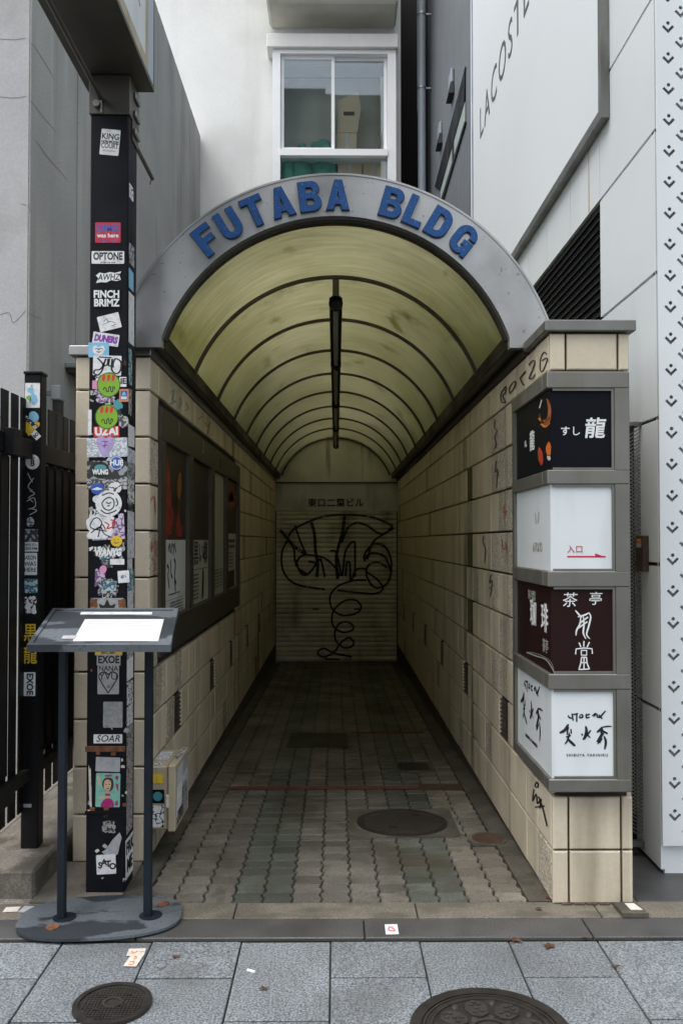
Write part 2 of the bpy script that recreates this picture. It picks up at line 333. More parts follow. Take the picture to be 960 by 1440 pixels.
def poly2d(loops, origin, right, up, ext, mat, parent, name, bev=0.0):
    cu = bpy.data.curves.new(name, 'CURVE'); cu.dimensions = '2D'; cu.fill_mode = 'BOTH'; cu.extrude = ext; cu.bevel_depth = bev
    for lp in loops:
        sp = cu.splines.new('POLY'); sp.points.add(len(lp) - 1); sp.use_cyclic_u = True
        for p, q in zip(sp.points, lp): p.co = (q[0], q[1], 0, 1)
    cu.materials.append(MATS[mat]); o = bpy.data.objects.new(name, cu); C.objects.link(o); o.parent = parent
    if parent is not None and parent.type == 'EMPTY': o.matrix_parent_inverse = Matrix.Translation(-parent.location)
    o.matrix_basis = frame(origin, right, up); return as_mesh_later(o)
def catmull(pts, k=6, closed=False):
    n = len(pts); out = []
    for i in range(n if closed else n - 1):
        p = [pts[(i + j) % n] if closed else pts[min(max(i + j, 0), n - 1)] for j in (-1, 0, 1, 2)]
        for q in range(k):
            t = q / k
            out.append(tuple(.5 * (2 * p[1][d] + (p[2][d] - p[0][d]) * t + (2 * p[0][d] - 5 * p[1][d] + 4 * p[2][d] - p[3][d]) * t * t + (3 * p[1][d] - p[0][d] - 3 * p[2][d] + p[3][d]) * t ** 3) for d in range(2)))
    if not closed: out.append(tuple(pts[-1]))
    return out
def stroke(mb, pts, width, fn, k=6, taper=False, smooth=True):
    """ribbon along 2D points mapped by fn(u, v) -> Vector"""
    q = catmull(pts, k) if smooth and len(pts) > 2 else [tuple(p) for p in pts]
    vs = []; n = len(q)
    for i, p in enumerate(q):
        a = Vector(q[max(i - 1, 0)]); b = Vector(q[min(i + 1, n - 1)]); d = (b - a)
        d = d.normalized() if d.length > 1e-9 else Vector((1, 0))
        w = width / 2 * (math.sin(PI * (i + .6) / (n + .2)) ** .5 if taper else 1); nn = Vector((-d.y, d.x)) * w
        vs += [fn(p[0] + nn.x, p[1] + nn.y), fn(p[0] - nn.x, p[1] - nn.y)]
    mb.add(vs, [(2 * i, 2 * i + 1, 2 * i + 3, 2 * i + 2) for i in range(n - 1)]); return mb

# ================================================================== SETTING: ground
def zf(y): return -.0307 * (y - 3.755) if y > 3.755 else 0.0
MB().box(-60, 60, -60, 60, -.9, -.42).build('ground', 'asphalt', kind='structure')
sw = MB().box(-9, 9, -3.2, 3.425, -.43, -.020).build('sidewalk', 'slab_joint', kind='structure')
slab = MB().box(-.1742, .1742, -.2748, .2748, -.015, .0, .0025).mesh('slab', 'slab')
for k in range(-9, 9):
    x = -.02 + .355 * k + .1775; y = 3.417 - (.28 if k % 2 == 0 else 0)
    if k % 2 == 0:
        put('slab', MB().box(-.1742, .1742, -.1358, .1358, -.015, 0, .0025).mesh('slab', 'slab'), sw, (x, 3.417 - .138, -.006 + random.uniform(-.0015, .0015)))
    for r in range(4):
        put('slab', slab, sw, (x, y - .279 - .56 * r, -.006 + random.uniform(-.0015, .0015)), (random.uniform(-.002, .002), random.uniform(-.002, .002), 0))
# kerb line between pavement and passage: a dark band and a paler band
kb = MB().box(-9, 9, 3.435, 3.765, -.43, -.012).build('kerb', 'block_joint', kind='structure')
for i in range(-7, 8):
    MB().box(i * .92 + .12, i * .92 + 1.034, 3.437, 3.608, -.06, .0, .004).build('kerb_stone', 'kerb_dark', kb)
for i in range(-5, 7):
    MB().box(i * .78 - .43, i * .78 + .345, 3.612, 3.762, -.06, .002, .004).build('kerb_stone', 'kerb_light', kb)
# passage floor: interlocking blocks on a sheet that falls towards the shutter
fl = MB().add([(-.96, 3.766, -.012), (.97, 3.766, -.012), (.97, 13.2, zf(13.2) - .012), (-.96, 13.2, zf(13.2) - .012)], [(0, 1, 2, 3)]).build('passage_floor', 'block_joint', kind='structure')
BW, BL = .1305, .1045
def block_mesh(name, mat):
    def edge(t): return .0065 * math.sin(2 * PI * t)
    prof = [0, .18, .36, .64, .82, 1]
    def loop(ins, z):
        out = []
        hw, hl = BW / 2 - .003 - ins, BL / 2 - .002 - ins
        for t in prof[:-1]: out.append((hw + edge(t), -hl + 2 * hl * t, z))
        for t in (0, .35, .65): out.append((hw - 2 * hw * t, hl + .003 * math.sin(2 * PI * t), z))
        for t in prof[:-1]: out.append((-hw + edge(1 - t), hl - 2 * hl * t, z))
        for t in (0, .35, .65): out.append((-hw + 2 * hw * t, -hl + .003 * math.sin(2 * PI * (1 - t)), z))
        return out
    a, b = loop(0, -.012), loop(.004, 0); n = len(a)
    return MB().add(a + b, [tuple(range(n, 2 * n))] + [(i, (i + 1) % n, n + (i + 1) % n, n + i) for i in range(n)])
bmb = block_mesh('paving_block', None)
BM = {k: bmb.mesh('paving_block', k) for k in ('block_grey', 'block_green', 'block_edge')}
covers_rect = [(.10, .62, 4.72, 5.20), (.555, .845, 5.63, 5.79), (.425, .72, 6.135, 6.435), (.68, .85, 4.52, 4.68), (-.40, .10, 6.95, 7.56)]
slope = math.atan(-.0307); pieces = []; NC = 13
for j in range(90):
    y = 3.78 + BL / 2 + j * BL
    if y > 13.05: break
    for i in range(NC):
        x = -.848 + BW / 2 + i * BW + (random.uniform(-.0012, .0012))
        if any(a + .05 < x < b - .05 and c + .04 < y < d - .04 for a, b, c, d in covers_rect): continue
        kind = 'block_green' if i in (3, 4, 9, 10) else 'block_edge' if i in (0, 1, 11, 12) else 'block_grey'
        if random.random() < .04: kind = 'block_grey'
        pieces.append((x, y, kind, random.uniform(-.002, .002), random.uniform(-.010, .010), random.uniform(-.012, .012)))
for x, y, k, dz, rx, ry in pieces[:300]:
    put('paving_block', BM[k], fl, (x, y, zf(y) + dz), (slope + rx, ry, random.uniform(-.012, .012)))
for k in BM:
    mb = MB()
    for x, y, kk, dz, rx, ry in pieces[300:]:
        if kk == k: mb.add([(x + a, y + b, zf(y + b) + dz + c + b * rx - a * ry) for a, b, c in bmb.v], bmb.f)
    mb.build('paving_block', k, fl, kind='stuff')
# mossy edge strips along both walls
for s, x0, x1 in ((-1, -.955, -.852), (1, .853, .965)):
    mb = MB()
    y = 3.77
    while y < 13.1:
        y2 = min(y + .6, 13.14); a = x0; b = x1
        mb.hexa([(a, y, zf(y) - .03), (b, y, zf(y) - .03), (b, y2 - .006, zf(y2) - .03), (a, y2 - .006, zf(y2) - .03), (a, y, zf(y) + .003), (b, y, zf(y) + .003), (b, y2 - .006, zf(y2) + .003), (a, y2 - .006, zf(y2) + .003)]); y = y2
    mb.build('edge_strip', 'moss_concrete', fl)
# thin red line across the blocks
for x0, x1, y in ((-.72, .66, 5.66), (.14, .78, 7.55)):
    MB().add([(x0, y, zf(y) + .0045), (x1, y, zf(y) + .0045), (x1, y + .075, zf(y + .075) + .0045), (x0, y + .075, zf(y + .075) + .0045)], [(0, 1, 2, 3)]).build('line_marking', 'red_stain', fl)
# pads beside the passage
MB().box(-1.345, -.957, 3.767, 4.24, -.43, .004).build('pole_pavement', 'concrete_pad', kind='structure')
MB().box(-4, -1.35, 3.767, 20, -.43, -.004).build('yard_ground', 'gravel_ground', kind='structure')
sp = MB().box(.972, 9, 3.767, 4.6, -.43, -.008).build('side_pavement', 'block_joint', kind='structure')
for i in range(9):
    MB().box(1.335 + i * .5, 1.832 + i * .5, 3.77, 4.5, -.05, .0, .003).build('slab', 'granite_dark', sp)
MB().box(.975, 1.332, 3.768, 4.5, -.05, -.004).build('slab', 'concrete_pad', sp)
for i in range(6):
    MB().box(.985 + i * .055, 1.033 + i * .055, 3.724, 3.764, .001, .010, .002).build('brick', 'brick_red', sp)

# ================================================================== manholes and covers
def disc_cover(name, cx, cy, r, zc, label, cat, style, tilt=0.0):
    t = thing(name, (cx, cy, zc), label, cat)
    mb = MB().ring((cx, cy), r * .86, r, zc - .02, zc + .005, 48); o = mb.build('rim', 'cast_iron', t, True)
    mb = MB().cyl((cx, cy, zc - .02), (cx, cy, zc + .000), r * .875, 48); lid = mb.build('lid', 'cast_iron', t, True)
    p = MB()
    if style == 'ornate':
        for rr in (.83, .74): p.ring((cx, cy), r * rr - .004, r * rr, zc - .002, zc + .005, 48)
        for k in range(8):
            a = 2 * PI * k / 8 + .2
            pts = []
            for q in range(9):
                tt = q / 8 * 2 * PI; u = .50 + .19 * math.cos(tt); v = .155 * math.sin(tt)
                pts.append((cx + r * (u * math.cos(a) - v * math.sin(a)), cy + r * (u * math.sin(a) + v * math.cos(a)), zc - .001))
            p.prism(pts[:-1], (0, 0, .007))
            for (u, v) in ((.50, 0), (.42, .05), (.42, -.05), (.58, .05), (.58, -.05), (.64, 0)):
                qx, qy = cx + r * (u * math.cos(a) - v * math.sin(a)), cy + r * (u * math.sin(a) + v * math.cos(a))
                p.cyl((qx, qy, zc + .005), (qx, qy, zc + .010), .010 * r / .3, 6)
            b = a + PI / 8
            for u in (.30, .66):
                qx, qy = cx + r * u * math.cos(b), cy + r * u * math.sin(b); p.cyl((qx, qy, zc - .001), (qx, qy, zc + .007), .05 * r, 8, .035 * r)
        p.cyl((cx, cy, zc), (cx, cy, zc + .008), r * .2, 16, r * .17); p.ring((cx, cy), r * .23, r * .27, zc - .001, zc + .006, 24)
    elif style == 'grid':
        n = 9
        for i in range(-n, n + 1):
            for j in range(-n, n + 1):
                x, y = i * r * .8 / n, j * r * .8 / n
                if x * x + y * y < (r * .78) ** 2 and (abs(i) > 2 or abs(j) > 2) : p.box(cx + x - r * .03, cx + x + r * .03, cy + y - r * .026, cy + y + r * .026, zc - .001, zc + .004)
        p.ring((cx, cy), r * .20, r * .26, zc - .001, zc + .005, 20)
    else:
        for i in range(-11, 12):
            y = i * r * .075; hw = math.sqrt(max(0, (r * .84) ** 2 - y * y))
            if hw > .02:
                n = max(1, int(hw / (r * .10)))
                for j in range(-n, n + 1):
                    x = j * hw / (n + .5); p.box(cx + x - r * .036, cx + x + r * .036, cy + y - r * .022, cy + y + r * .022, zc - .001, zc + .0035)
    p.build('relief', 'cast_iron_light', lid)
    sl = MB()
    for sgn in (-1, 1): sl.box(cx + sgn * r * .34 - r * .07, cx + sgn * r * .34 + r * .07, cy + sgn * r * .36 - r * .03, cy + sgn * r * .36 + r * .03, zc + .0045, zc + .0065)
    sl.build('lifting_slot', 'louvre_back', lid)
    return t
def zpt(px, py, z=0.0): return atZ(px, py, z)
c = zpt(671, 1490, 0); R0 = .305
R0 = .264; cx, cy = zpt(671, 1391, 0).x, zpt(672, 1391, 0).y
disc_cover('manhole_cover', cx, cy - R0, R0, .001, 'big ornate round iron manhole cover with relief flowers, set in the grey pavement slabs', 'manhole cover', 'ornate')
a, b = zpt(158, 1384, 0), zpt(158, 1441, 0); l, rr = zpt(104, 1412), zpt(213, 1412)
disc_cover('manhole_cover', zpt(158, 1412).x, (a.y + b.y) / 2, (rr.x - l.x) / 2, .001, 'small round iron cover with raised grid, in the pavement before the menu stand', 'manhole cover', 'grid')
# manhole in the passage with its concrete collar
mx, my = .36 , 4.94
p1 = atZ(502, 1158, zf(4.95)); p2 = atZ(628, 1158, zf(4.95)); mx = (p1.x + p2.x) / 2; my = p1.y; mr = (p2.x - p1.x) / 2
mt = thing('manhole_cover', (mx, my, zf(my)), 'round iron manhole cover in a square concrete collar among the paving blocks of the passage', 'manhole cover')
col = MB(); n = 48
sq = []
for i in range(n):
    a = 2 * PI * i / n; ca, sa = math.cos(a), math.sin(a); k = 1 / max(abs(ca) / .305, abs(sa) / .265); sq.append((mx + ca * k, my + sa * k))
vs = [(x, y, zf(y) + .007) for x, y in sq] + [(mx + (mr + .004) * math.cos(2 * PI * i / n), my + (mr + .004) * math.sin(2 * PI * i / n), zf(my + mr * math.sin(2 * PI * i / n)) + .007) for i in range(n)]
vs += [(x, y, z - .03) for x, y, z in vs[:n]]
col.add(vs, [(i, (i + 1) % n, n + (i + 1) % n, n + i) for i in range(n)] + [(i, (i + 1) % n, 2 * n + (i + 1) % n, 2 * n + i) for i in range(n)]); col.build('collar', 'moss_concrete', mt)
mb = MB(); vs = [(mx + mr * math.cos(2 * PI * i / n), my + mr * math.sin(2 * PI * i / n), zf(my + mr * math.sin(2 * PI * i / n)) + .009) for i in range(n)]
mb.prism(vs, (0, 0, -.03)); lid = mb.build('lid', 'cast_iron', mt)
p = MB()
for i in range(-10, 11):
    for j in range(-10, 11):
        x, y = j * .0205 + (.010 if i % 2 else 0), i * .0205
        if x * x + y * y < (mr * .88) ** 2: q = zf(my + y) + .009; p.box(mx + x - .0085, mx + x + .0085, my + y - .006, my + y + .006, q - .002, q + .003)
p.build('relief', 'cast_iron_light', lid)
sl = MB()
for dx, dy in ((.09, .13), (-.06, -.11)): sl.box(mx + dx - .025, mx + dx + .025, my + dy - .014, my + dy + .014, zf(my + dy) + .011, zf(my + dy) + .0135)
sl.build('lifting_slot', 'louvre_back', lid)
def rect_cover(x0, x1, y0, y1, mat, label, bars, rim=True):
    t = thing('drain_cover', ((x0 + x1) / 2, (y0 + y1) / 2, zf((y0 + y1) / 2)), label, 'drain cover')
    def hx(a, b, c, d, h0, h1): return [(a, c, zf(c) + h0), (b, c, zf(c) + h0), (b, d, zf(d) + h0), (a, d, zf(d) + h0), (a, c, zf(c) + h1), (b, c, zf(c) + h1), (b, d, zf(d) + h1), (a, d, zf(d) + h1)]
    if rim:
        m = MB(); k = .035
        for a, b, c, d in ((x0 - k, x1 + k, y0 - k, y0), (x0 - k, x1 + k, y1, y1 + k), (x0 - k, x0, y0, y1), (x1, x1 + k, y0, y1)): m.hexa(hx(a, b, c, d, -.02, .008))
        m.build('surround', 'moss_concrete', t)
    MB().hexa(hx(x0 + .002, x1 - .002, y0 + .002, y1 - .002, -.02, .006)).build('plate', mat, t)
    if bars:
        m = MB(); q = int((x1 - x0) / .03)
        for i in range(q):
            a = x0 + .01 + i * (x1 - x0 - .02) / q; m.hexa(hx(a, a + .014, y0 + .012, y1 - .012, .002, .010))
        m.build('bars', 'cast_iron', t)
rect_cover(.46, .685, 6.17, 6.40, 'cast_iron', 'small dark square drain grate in a pale rim, further into the passage', True)
rect_cover(.555, .845, 5.63, 5.79, 'rusty_cover', 'rusty oblong drain cover at the end of the red line', False, False)
rect_cover(-.40, .10, 6.95, 7.56, 'cast_iron', 'large dark rectangular access cover in the middle of the passage floor', False, False)
q = atZ(685, 1181, zf(4.6))
t = thing('drain_cover', (q.x, q.y, zf(q.y)), 'small rusty round cap beside the foot of the wall with the sign boxes', 'drain cover')
mb = MB(); vs = [(q.x + .085 * math.cos(2 * PI * i / 24), q.y + .085 * math.sin(2 * PI * i / 24), zf(q.y) + .010) for i in range(24)]
mb.prism(vs, (0, 0, -.02)).build('cap', 'rusty_cover', t); MB().ring((q.x, q.y), .085, .105, zf(q.y) - .015, zf(q.y) + .009, 24).build('surround', 'moss_concrete', t)

# ================================================================== tiled walls
TS = .235
def tile_mesh(name, wd, ht, mat, dp=.022, ch=.004):   # faces -x, back on x = 0
    a, b = wd / 2, ht / 2
    v = [(0, -a, -b), (0, a, -b), (0, a, b), (0, -a, b), (-dp + ch, -a, -b), (-dp + ch, a, -b), (-dp + ch, a, b), (-dp + ch, -a, b),
         (-dp, -a + ch, -b + ch), (-dp, a - ch, -b + ch), (-dp, a - ch, b - ch), (-dp, -a + ch, b - ch)]
    f = [(8, 9, 10, 11)] + [(i, (i + 1) % 4, 4 + (i + 1) % 4, 4 + i) for i in range(4)] + [(4 + i, 4 + (i + 1) % 4, 8 + (i + 1) % 4, 8 + i) for i in range(4)]
    mb = MB(); mb.add(v, f); return mb
TMB = {}
def tile_data(wd, ht, mat):
    k = (round(wd, 4), round(ht, 4), mat)
    if k not in TMB: TMB[k] = tile_mesh('tile', wd, ht, mat).mesh('tile', mat)
    return TMB[k]
rows = [(i * TS, (i + 1) * TS) for i in range(10)] + [(2.35, 2.52)]
def tiled_side(root, side, x, y0, ncols, first_w, skip, vents, rough):
    """inner face tiles of one wall; x is the plane behind the tiles"""
    rot = (0, 0, 0) if side > 0 else (0, 0, PI)
    cells = []
    y = y0
    for cidx in range(ncols):
        wd = first_w if cidx == 0 else TS
        if y + .02 > 13.1: break
        wd = min(wd, 13.1 - y)
        for r, (z0, z1) in enumerate(rows):
            cells.append((cidx, r, y, wd, z0, z1))
        y += wd
    n = 0; rest = {}
    for cidx, r, y, wd, z0, z1 in cells:
        if skip(y, y + wd, z0, z1): continue
        cy, cz = y + wd / 2, (z0 + z1) / 2
        if r == 2 and cidx in vents:
            v = MB(); xs = x - side * .004
            v.box(min(x, xs), max(x, xs), y + .004, y + wd - .004, z0 + .004, z1 - .004)
            vo = v.build('vent', 'louvre_back', root)
            vb = MB()
            for k in range(9):
                zz = z0 + .014 + k * .0245; vb.hexa([(x, y + .008, zz), (x - side * .020, y + .008, zz - .008), (x - side * .020, y + wd - .008, zz - .008), (x, y + wd - .008, zz), (x, y + .008, zz + .005), (x - side * .020, y + .008, zz - .003), (x - side * .020, y + wd - .008, zz - .003), (x, y + wd - .008, zz + .005)])
            vb.build('vent_blade', 'bronze', vo); continue
        m = 'tile_rough' if rough(cidx, r) and (cidx < 12 or (cidx + r) % 3 == 0) else 'tile_moss' if (side > 0 and cidx == 9 and r in (4, 6, 8)) else 'tile'
        w2, h2 = wd - .0028, z1 - z0 - .0115
        if n < 292:
            put('tile', tile_data(w2, h2, m), root, (x + random.uniform(-.002, .002), cy, cz), (random.uniform(-.003, .003), 0, rot[2] + random.uniform(-.006, .006))); n += 1
        else:
            tm = tile_mesh('t', w2, h2, m); dx = random.uniform(-.002, .002)
            rest.setdefault(m, MB()).add([(x + dx + (a if side > 0 else -a), cy + b, cz + c_) for a, b, c_ in tm.v], tm.f)
    for m, mb in rest.items(): mb.build('tile', m, root, kind='stuff')
# right wall, with the pillar that carries the sign boxes
RW = thing('tiled_wall', (1.13, 3.8, 0), 'beige tiled wall on the right of the passage, ending in the pillar with lit sign boxes', 'wall', 'tiled walls of the passage')
MB().box(.973, 1.285, 3.762, 13.14, -.4, 2.52).build('wall_core', 'joint', RW)
tiled_side(RW, 1, .9725, 3.77, 41, TS, lambda a, b, c, d: b < 4.50 and d > .50 and c < 2.34 and not (c < .48), {4, 10, 16, 22, 28, 34}, lambda c_, r: ((c_ * 7 + r * 13) % 11 == 0 or (c_ in (3, 4, 5) and r in (3, 4, 5, 6, 7, 8, 9) and (c_ + r) % 3 != 0)) and r < 10)
def front_tile(root, x0, x1, z0, z1, yb, mat='tile'):
    a, b, ch = (x1 - x0) / 2 - .004, (z1 - z0) / 2 - .0045, .005
    me = tile_mesh('tile', 2 * a, 2 * b, mat, .022, .005).mesh('tile', mat)
    put('tile', me, root, ((x0 + x1) / 2, yb, (z0 + z1) / 2), (0, 0, PI / 2))
for z0, z1 in (rows[0], rows[1], rows[10]):
    for x0, x1 in ((.949, 1.022), (1.024, 1.253), (1.255, 1.307)): front_tile(RW, x0, x1, z0, z1, 3.7615)
# outer side return of the pillar
MB().box(1.286, 1.306, 3.764, 4.29, .005, 2.518).build('end_panel', 'tile', RW)
MB().box(.925, 1.328, 3.715, 4.150, 2.523, 2.572, .004).build('coping', 'steel_dark', RW)
MB().box(.935, 1.328, 4.215, 13.13, 2.523, 2.568, .004).build('coping', 'bronze', RW)
mb = MB(); mb.hexa([(.962, 3.79, -.02), (.972, 3.79, -.02), (.972, 13.13, -.33), (.962, 13.13, -.33), (.962, 3.79, .002), (.972, 3.79, .002), (.972, 13.13, .002), (.962, 13.13, .002)]); mb.build('skirting', 'skirting', RW)
# left wall
LW = thing('tiled_wall', (-1.13, 4.24, 0), 'beige tiled wall on the left of the passage, behind the sticker covered post, with the poster case', 'wall', 'tiled walls of the passage')
MB().box(-1.285, -.953, 4.262, 13.14, -.4, 2.52).build('wall_core', 'joint', LW)
tiled_side(LW, -1, -.9525, 4.245, 40, .20, lambda a, b, c, d: a > 4.40 and b < 8.13 and c > .93 and d < 2.352, {3, 9, 14, 20, 26, 32}, lambda c_, r: ((c_ * 5 + r * 7) % 12 == 0 or (c_ == 0 and r in (6, 8, 3)) or (c_ in (1, 2) and r in (1, 2, 3)) and (c_ + r) % 2 == 0) and r < 10)
for z0, z1 in rows:
    for x0, x1 in ((-1.307, -1.21), (-1.208, -1.01), (-1.008, -.929)): front_tile(LW, x0, x1, z0, z1, 4.2615)
MB().box(-1.306, -1.286, 4.266, 13.1, .005, 2.518).build('end_panel', 'tile', LW)
MB().box(-1.335, -.925, 4.222, 13.13, 2.523, 2.572, .004).build('coping', 'steel', LW)
mb = MB(); mb.hexa([(-.952, 4.29, -.02), (-.942, 4.29, -.02), (-.942, 13.13, -.33), (-.952, 13.13, -.33), (-.952, 4.29, .002), (-.942, 4.29, .002), (-.942, 13.13, .002), (-.952, 13.13, .002)]); mb.build('skirting', 'skirting', LW)
# tags scrawled on the tiles
def xy_on(x, ox, oy, s): return lambda u, v: atX(ox + u / s, oy + v / s, x)
g = MB(); fn = xy_on(.9475, 640, 440, 6.857)
for pts in ([(440, 850), (435, 790), (460, 740), (485, 710), (480, 770), (455, 800), (480, 860), (440, 858)], [(520, 775), (520, 720), (560, 665), (578, 670), (560, 730), (520, 780)], [(618, 630), (675, 560)], [(620, 630), (650, 690), (665, 690)],
            [(705, 505), (735, 465), (765, 470), (735, 560), (708, 630), (740, 630), (768, 590)], [(880, 400), (850, 380), (820, 440), (815, 540), (840, 560), (885, 440), (830, 460)]): stroke(g, pts, 11, fn, 5)
fn2 = xy_on(.9475, 560, 440, 3.13)
for pts in ([(425, 470), (420, 500), (432, 520), (422, 545), (428, 580), (420, 600)], [(430, 650), (425, 700), (436, 690), (430, 770)], [(375, 980), (370, 1010), (382, 1040), (378, 1100)], [(408, 1150), (400, 1190), (412, 1180), (402, 1250)], [(395, 1215), (415, 1200)]): stroke(g, pts, 3.4, fn2, 5)
fn3 = xy_on(.9475, 640, 1080, 3.0)
for pts in ([(342, 58), (335, 75), (345, 80), (348, 65), (340, 60)], [(330, 90), (325, 140), (340, 110), (345, 150), (360, 130), (355, 170)], [(350, 120), (370, 180), (385, 245)], [(335, 165), (375, 160)]): stroke(g, pts, 6, fn3, 5)
g.build('graffiti', 'tag_black', RW)
g = MB()
for pts in ([(465, 790), (470, 800)], [(470, 835), (460, 880), (475, 870), (462, 900)], [(470, 1010), (480, 1060)], [(455, 1000), (460, 1040), (480, 1020)]): stroke(g, pts, 4, fn2, 5)
g.build('graffiti', 'tag_red', RW)
g = MB(); fn4 = xy_on(-.9275, 160, 440, 3.13)
for pts in ([(165, 825), (180, 810), (185, 880)], [(170, 1005), (165, 1050), (185, 1000), (190, 1075)], [(168, 1080), (185, 1100), (180, 1130)]): stroke(g, pts, 4, fn4, 5)
for pts in ([(402, 480), (415, 500), (425, 480), (410, 540)], [(370, 470), (390, 455)]): stroke(g, pts, 4, fn4, 5)
g.build('graffiti', 'tag_red', LW)
g = MB()
for pts in ([(250, 350), (268, 340), (262, 385), (275, 390), (250, 400)], [(290, 370), (300, 395), (285, 415)], [(318, 395), (328, 420), (315, 430)]): stroke(g, pts, 6, fn4, 5)
g.build('graffiti', 'tag_cyan', LW)

# ================================================================== canopy
CZ = 2.292; RI, RO = .912, 1.119
cano = thing('barrel_canopy', (0, 4.18, CZ), 'barrel vaulted canopy of dirty yellow fibreglass with a metal arch reading FUTABA BLDG', 'canopy')
y0, y1 = 4.158, 4.208
zi, zb = 2.60, 2.548
ai = math.asin((zi - CZ) / RI); ao = math.asin((zb - CZ) / RO)
outer = [(RO * math.cos(ao + (PI - 2 * ao) * i / 64), CZ + RO * math.sin(ao + (PI - 2 * ao) * i / 64)) for i in range(65)]
inner = [(RI * math.cos(ai + (PI - 2 * ai) * i / 64), CZ + RI * math.sin(ai + (PI - 2 * ai) * i / 64)) for i in range(65)]
xi = inner[0][0]
mb = MB(); n = 66
O = outer[:1] + outer + outer[-1:]
I = [(xi, zb)] + inner + [(-xi, zb)]; O = [outer[0]] + outer + [outer[-1]]
vs = []
for (a, b), (c_, d) in zip(O, I): vs += [(a, y0, b), (c_, y0, d), (c_, y1, d), (a, y1, b)]
fs = []
for i in range(len(O) - 1):
    for k in range(4):
        k2 = (k + 1) % 4
        if i in (0, len(O) - 2) and k in (3,): continue
        fs.append((4 * i + k, 4 * i + k2, 4 * i + 4 + k2, 4 * i + 4 + k))
mb.add(vs, fs); fascia = mb.build('arch_fascia', 'steel', cano, True)
# thin rim on the outer edge and dark lip inside
mb = MB()
vs = []
for i in range(65):
    a = ao + (PI - 2 * ao) * i / 64
    for r, y in ((RO - .004, y0 - .004), (RO + .006, y0 - .004), (RO + .006, y1 + .03), (RO - .004, y1 + .03)): vs.append((r * math.cos(a), y, CZ + r * math.sin(a)))
mb.add(vs, [(4 * i + k, 4 * i + (k + 1) % 4, 4 * i + 4 + (k + 1) % 4, 4 * i + 4 + k) for i in range(64) for k in range(4)]); mb.build('edge_trim', 'steel', fascia, True)
def arc_bar(r0, r1, ya, yb, a0, n=48, cz=CZ):
    m = MB(); vs = []
    for i in range(n + 1):
        a = a0 + (PI - 2 * a0) * i / n
        for r, y in ((r0, ya), (r1, ya), (r1, yb), (r0, yb)): vs.append((r * math.cos(a), y, cz + r * math.sin(a)))
    return m.add(vs, [(4 * i + k, 4 * i + (k + 1) % 4, 4 * i + 4 + (k + 1) % 4, 4 * i + 4 + k) for i in range(n) for k in range(4)] + [(0, 1, 2, 3), (4 * n + 3, 4 * n + 2, 4 * n + 1, 4 * n)])
arc_bar(.901, .925, 4.212, 4.262, .345).build('rib', 'bronze', cano, True)
A0 = math.asin(.332 / .93)
for k in range(1, 10):
    y = 4.16 + k * .995
    arc_bar(.908, .928, y - .012, y + .012, A0 - .01).build('rib', 'bronze', cano, True)
for k in range(9):
    ya = 4.215 + k * .995 - (0 if k == 0 else .05); yb = 4.16 + (k + 1) * .995 - .004
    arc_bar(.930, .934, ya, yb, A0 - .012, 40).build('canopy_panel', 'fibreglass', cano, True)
for s in (-1, 1):
    a, b = sorted((s * .868, s * 1.03)); MB().box(a, b, 4.212, 13.13, 2.574, 2.632).build('side_beam', 'bronze', cano)
    a, b = sorted((s * .862, s * .872)); MB().box(a, b, 4.212, 13.13, 2.562, 2.640).build('side_beam', 'black_metal', cano)
# letters
def arcpts(cx, cy, r, a0, a1, n=7, ry=None):
    ry = r if ry is None else ry
    return [(cx + r * math.cos(math.radians(a0 + (a1 - a0) * i / n)), cy + ry * math.sin(math.radians(a0 + (a1 - a0) * i / n))) for i in range(n + 1)]
s_ = .25
LET = {
 'F': [[(0, 0), (0, 1), (.70, 1), (.70, .79), (s_, .79), (s_, .61), (.62, .61), (.62, .40), (s_, .40), (s_, 0)]],
 'T': [[(.255, 0), (.255, .79), (0, .79), (0, 1), (.76, 1), (.76, .79), (.505, .79), (.505, 0)]],
 'L': [[(0, 0), (0, 1), (s_, 1), (s_, .21), (.66, .21), (.66, 0)]],
 'A': [[(0, 0), (.26, 1), (.52, 1), (.78, 0), (.53, 0), (.49, .18), (.29, .18), (.25, 0)], [(.335, .37), (.445, .37), (.39, .68)]],
 'U': [[(0, 1), (0, .34)] + arcpts(.375, .34, .375, 180, 360, 12, .34) + [(.75, 1), (.50, 1), (.50, .34)] + arcpts(.375, .33, .125, 0, -180, 8, .13) + [(.25, 1)]],
 'B': [[(0, 0), (0, 1), (.42, 1)] + arcpts(.44, .755, .28, 80, -50, 8, .245) + arcpts(.45, .28, .30, 55, -90, 9, .28), [(.24, .80), (.24, .615), (.40, .615)] + arcpts(.40, .7075, .09, -90, 90, 6), [(.24, .42), (.24, .20), (.41, .20)] + arcpts(.41, .31, .11, -90, 90, 6)],
 'D': [[(0, 0), (0, 1), (.36, 1)] + arcpts(.36, .64, .39, 90, 0, 7, .36) + arcpts(.36, .36, .39, 0, -90, 7, .36), [(.25, .79), (.25, .21), (.34, .21)] + arcpts(.34, .37, .155, -90, 0, 5, .16) + arcpts(.34, .63, .155, 0, 90, 5, .16)],
 'G': [[(.76, .62)] + arcpts(.38, .66, .38, 0, 180, 12, .34) + arcpts(.38, .34, .38, 180, 290, 9, .34) + [(.58, .09), (.60, 0), (.76, 0), (.76, .52), (.40, .52), (.40, .34), (.52, .34)] + arcpts(.385, .33, .130, -10, -180, 6, .13) + arcpts(.385, .67, .130, 180, 0, 8, .13) + [(.515, .62)]],
}
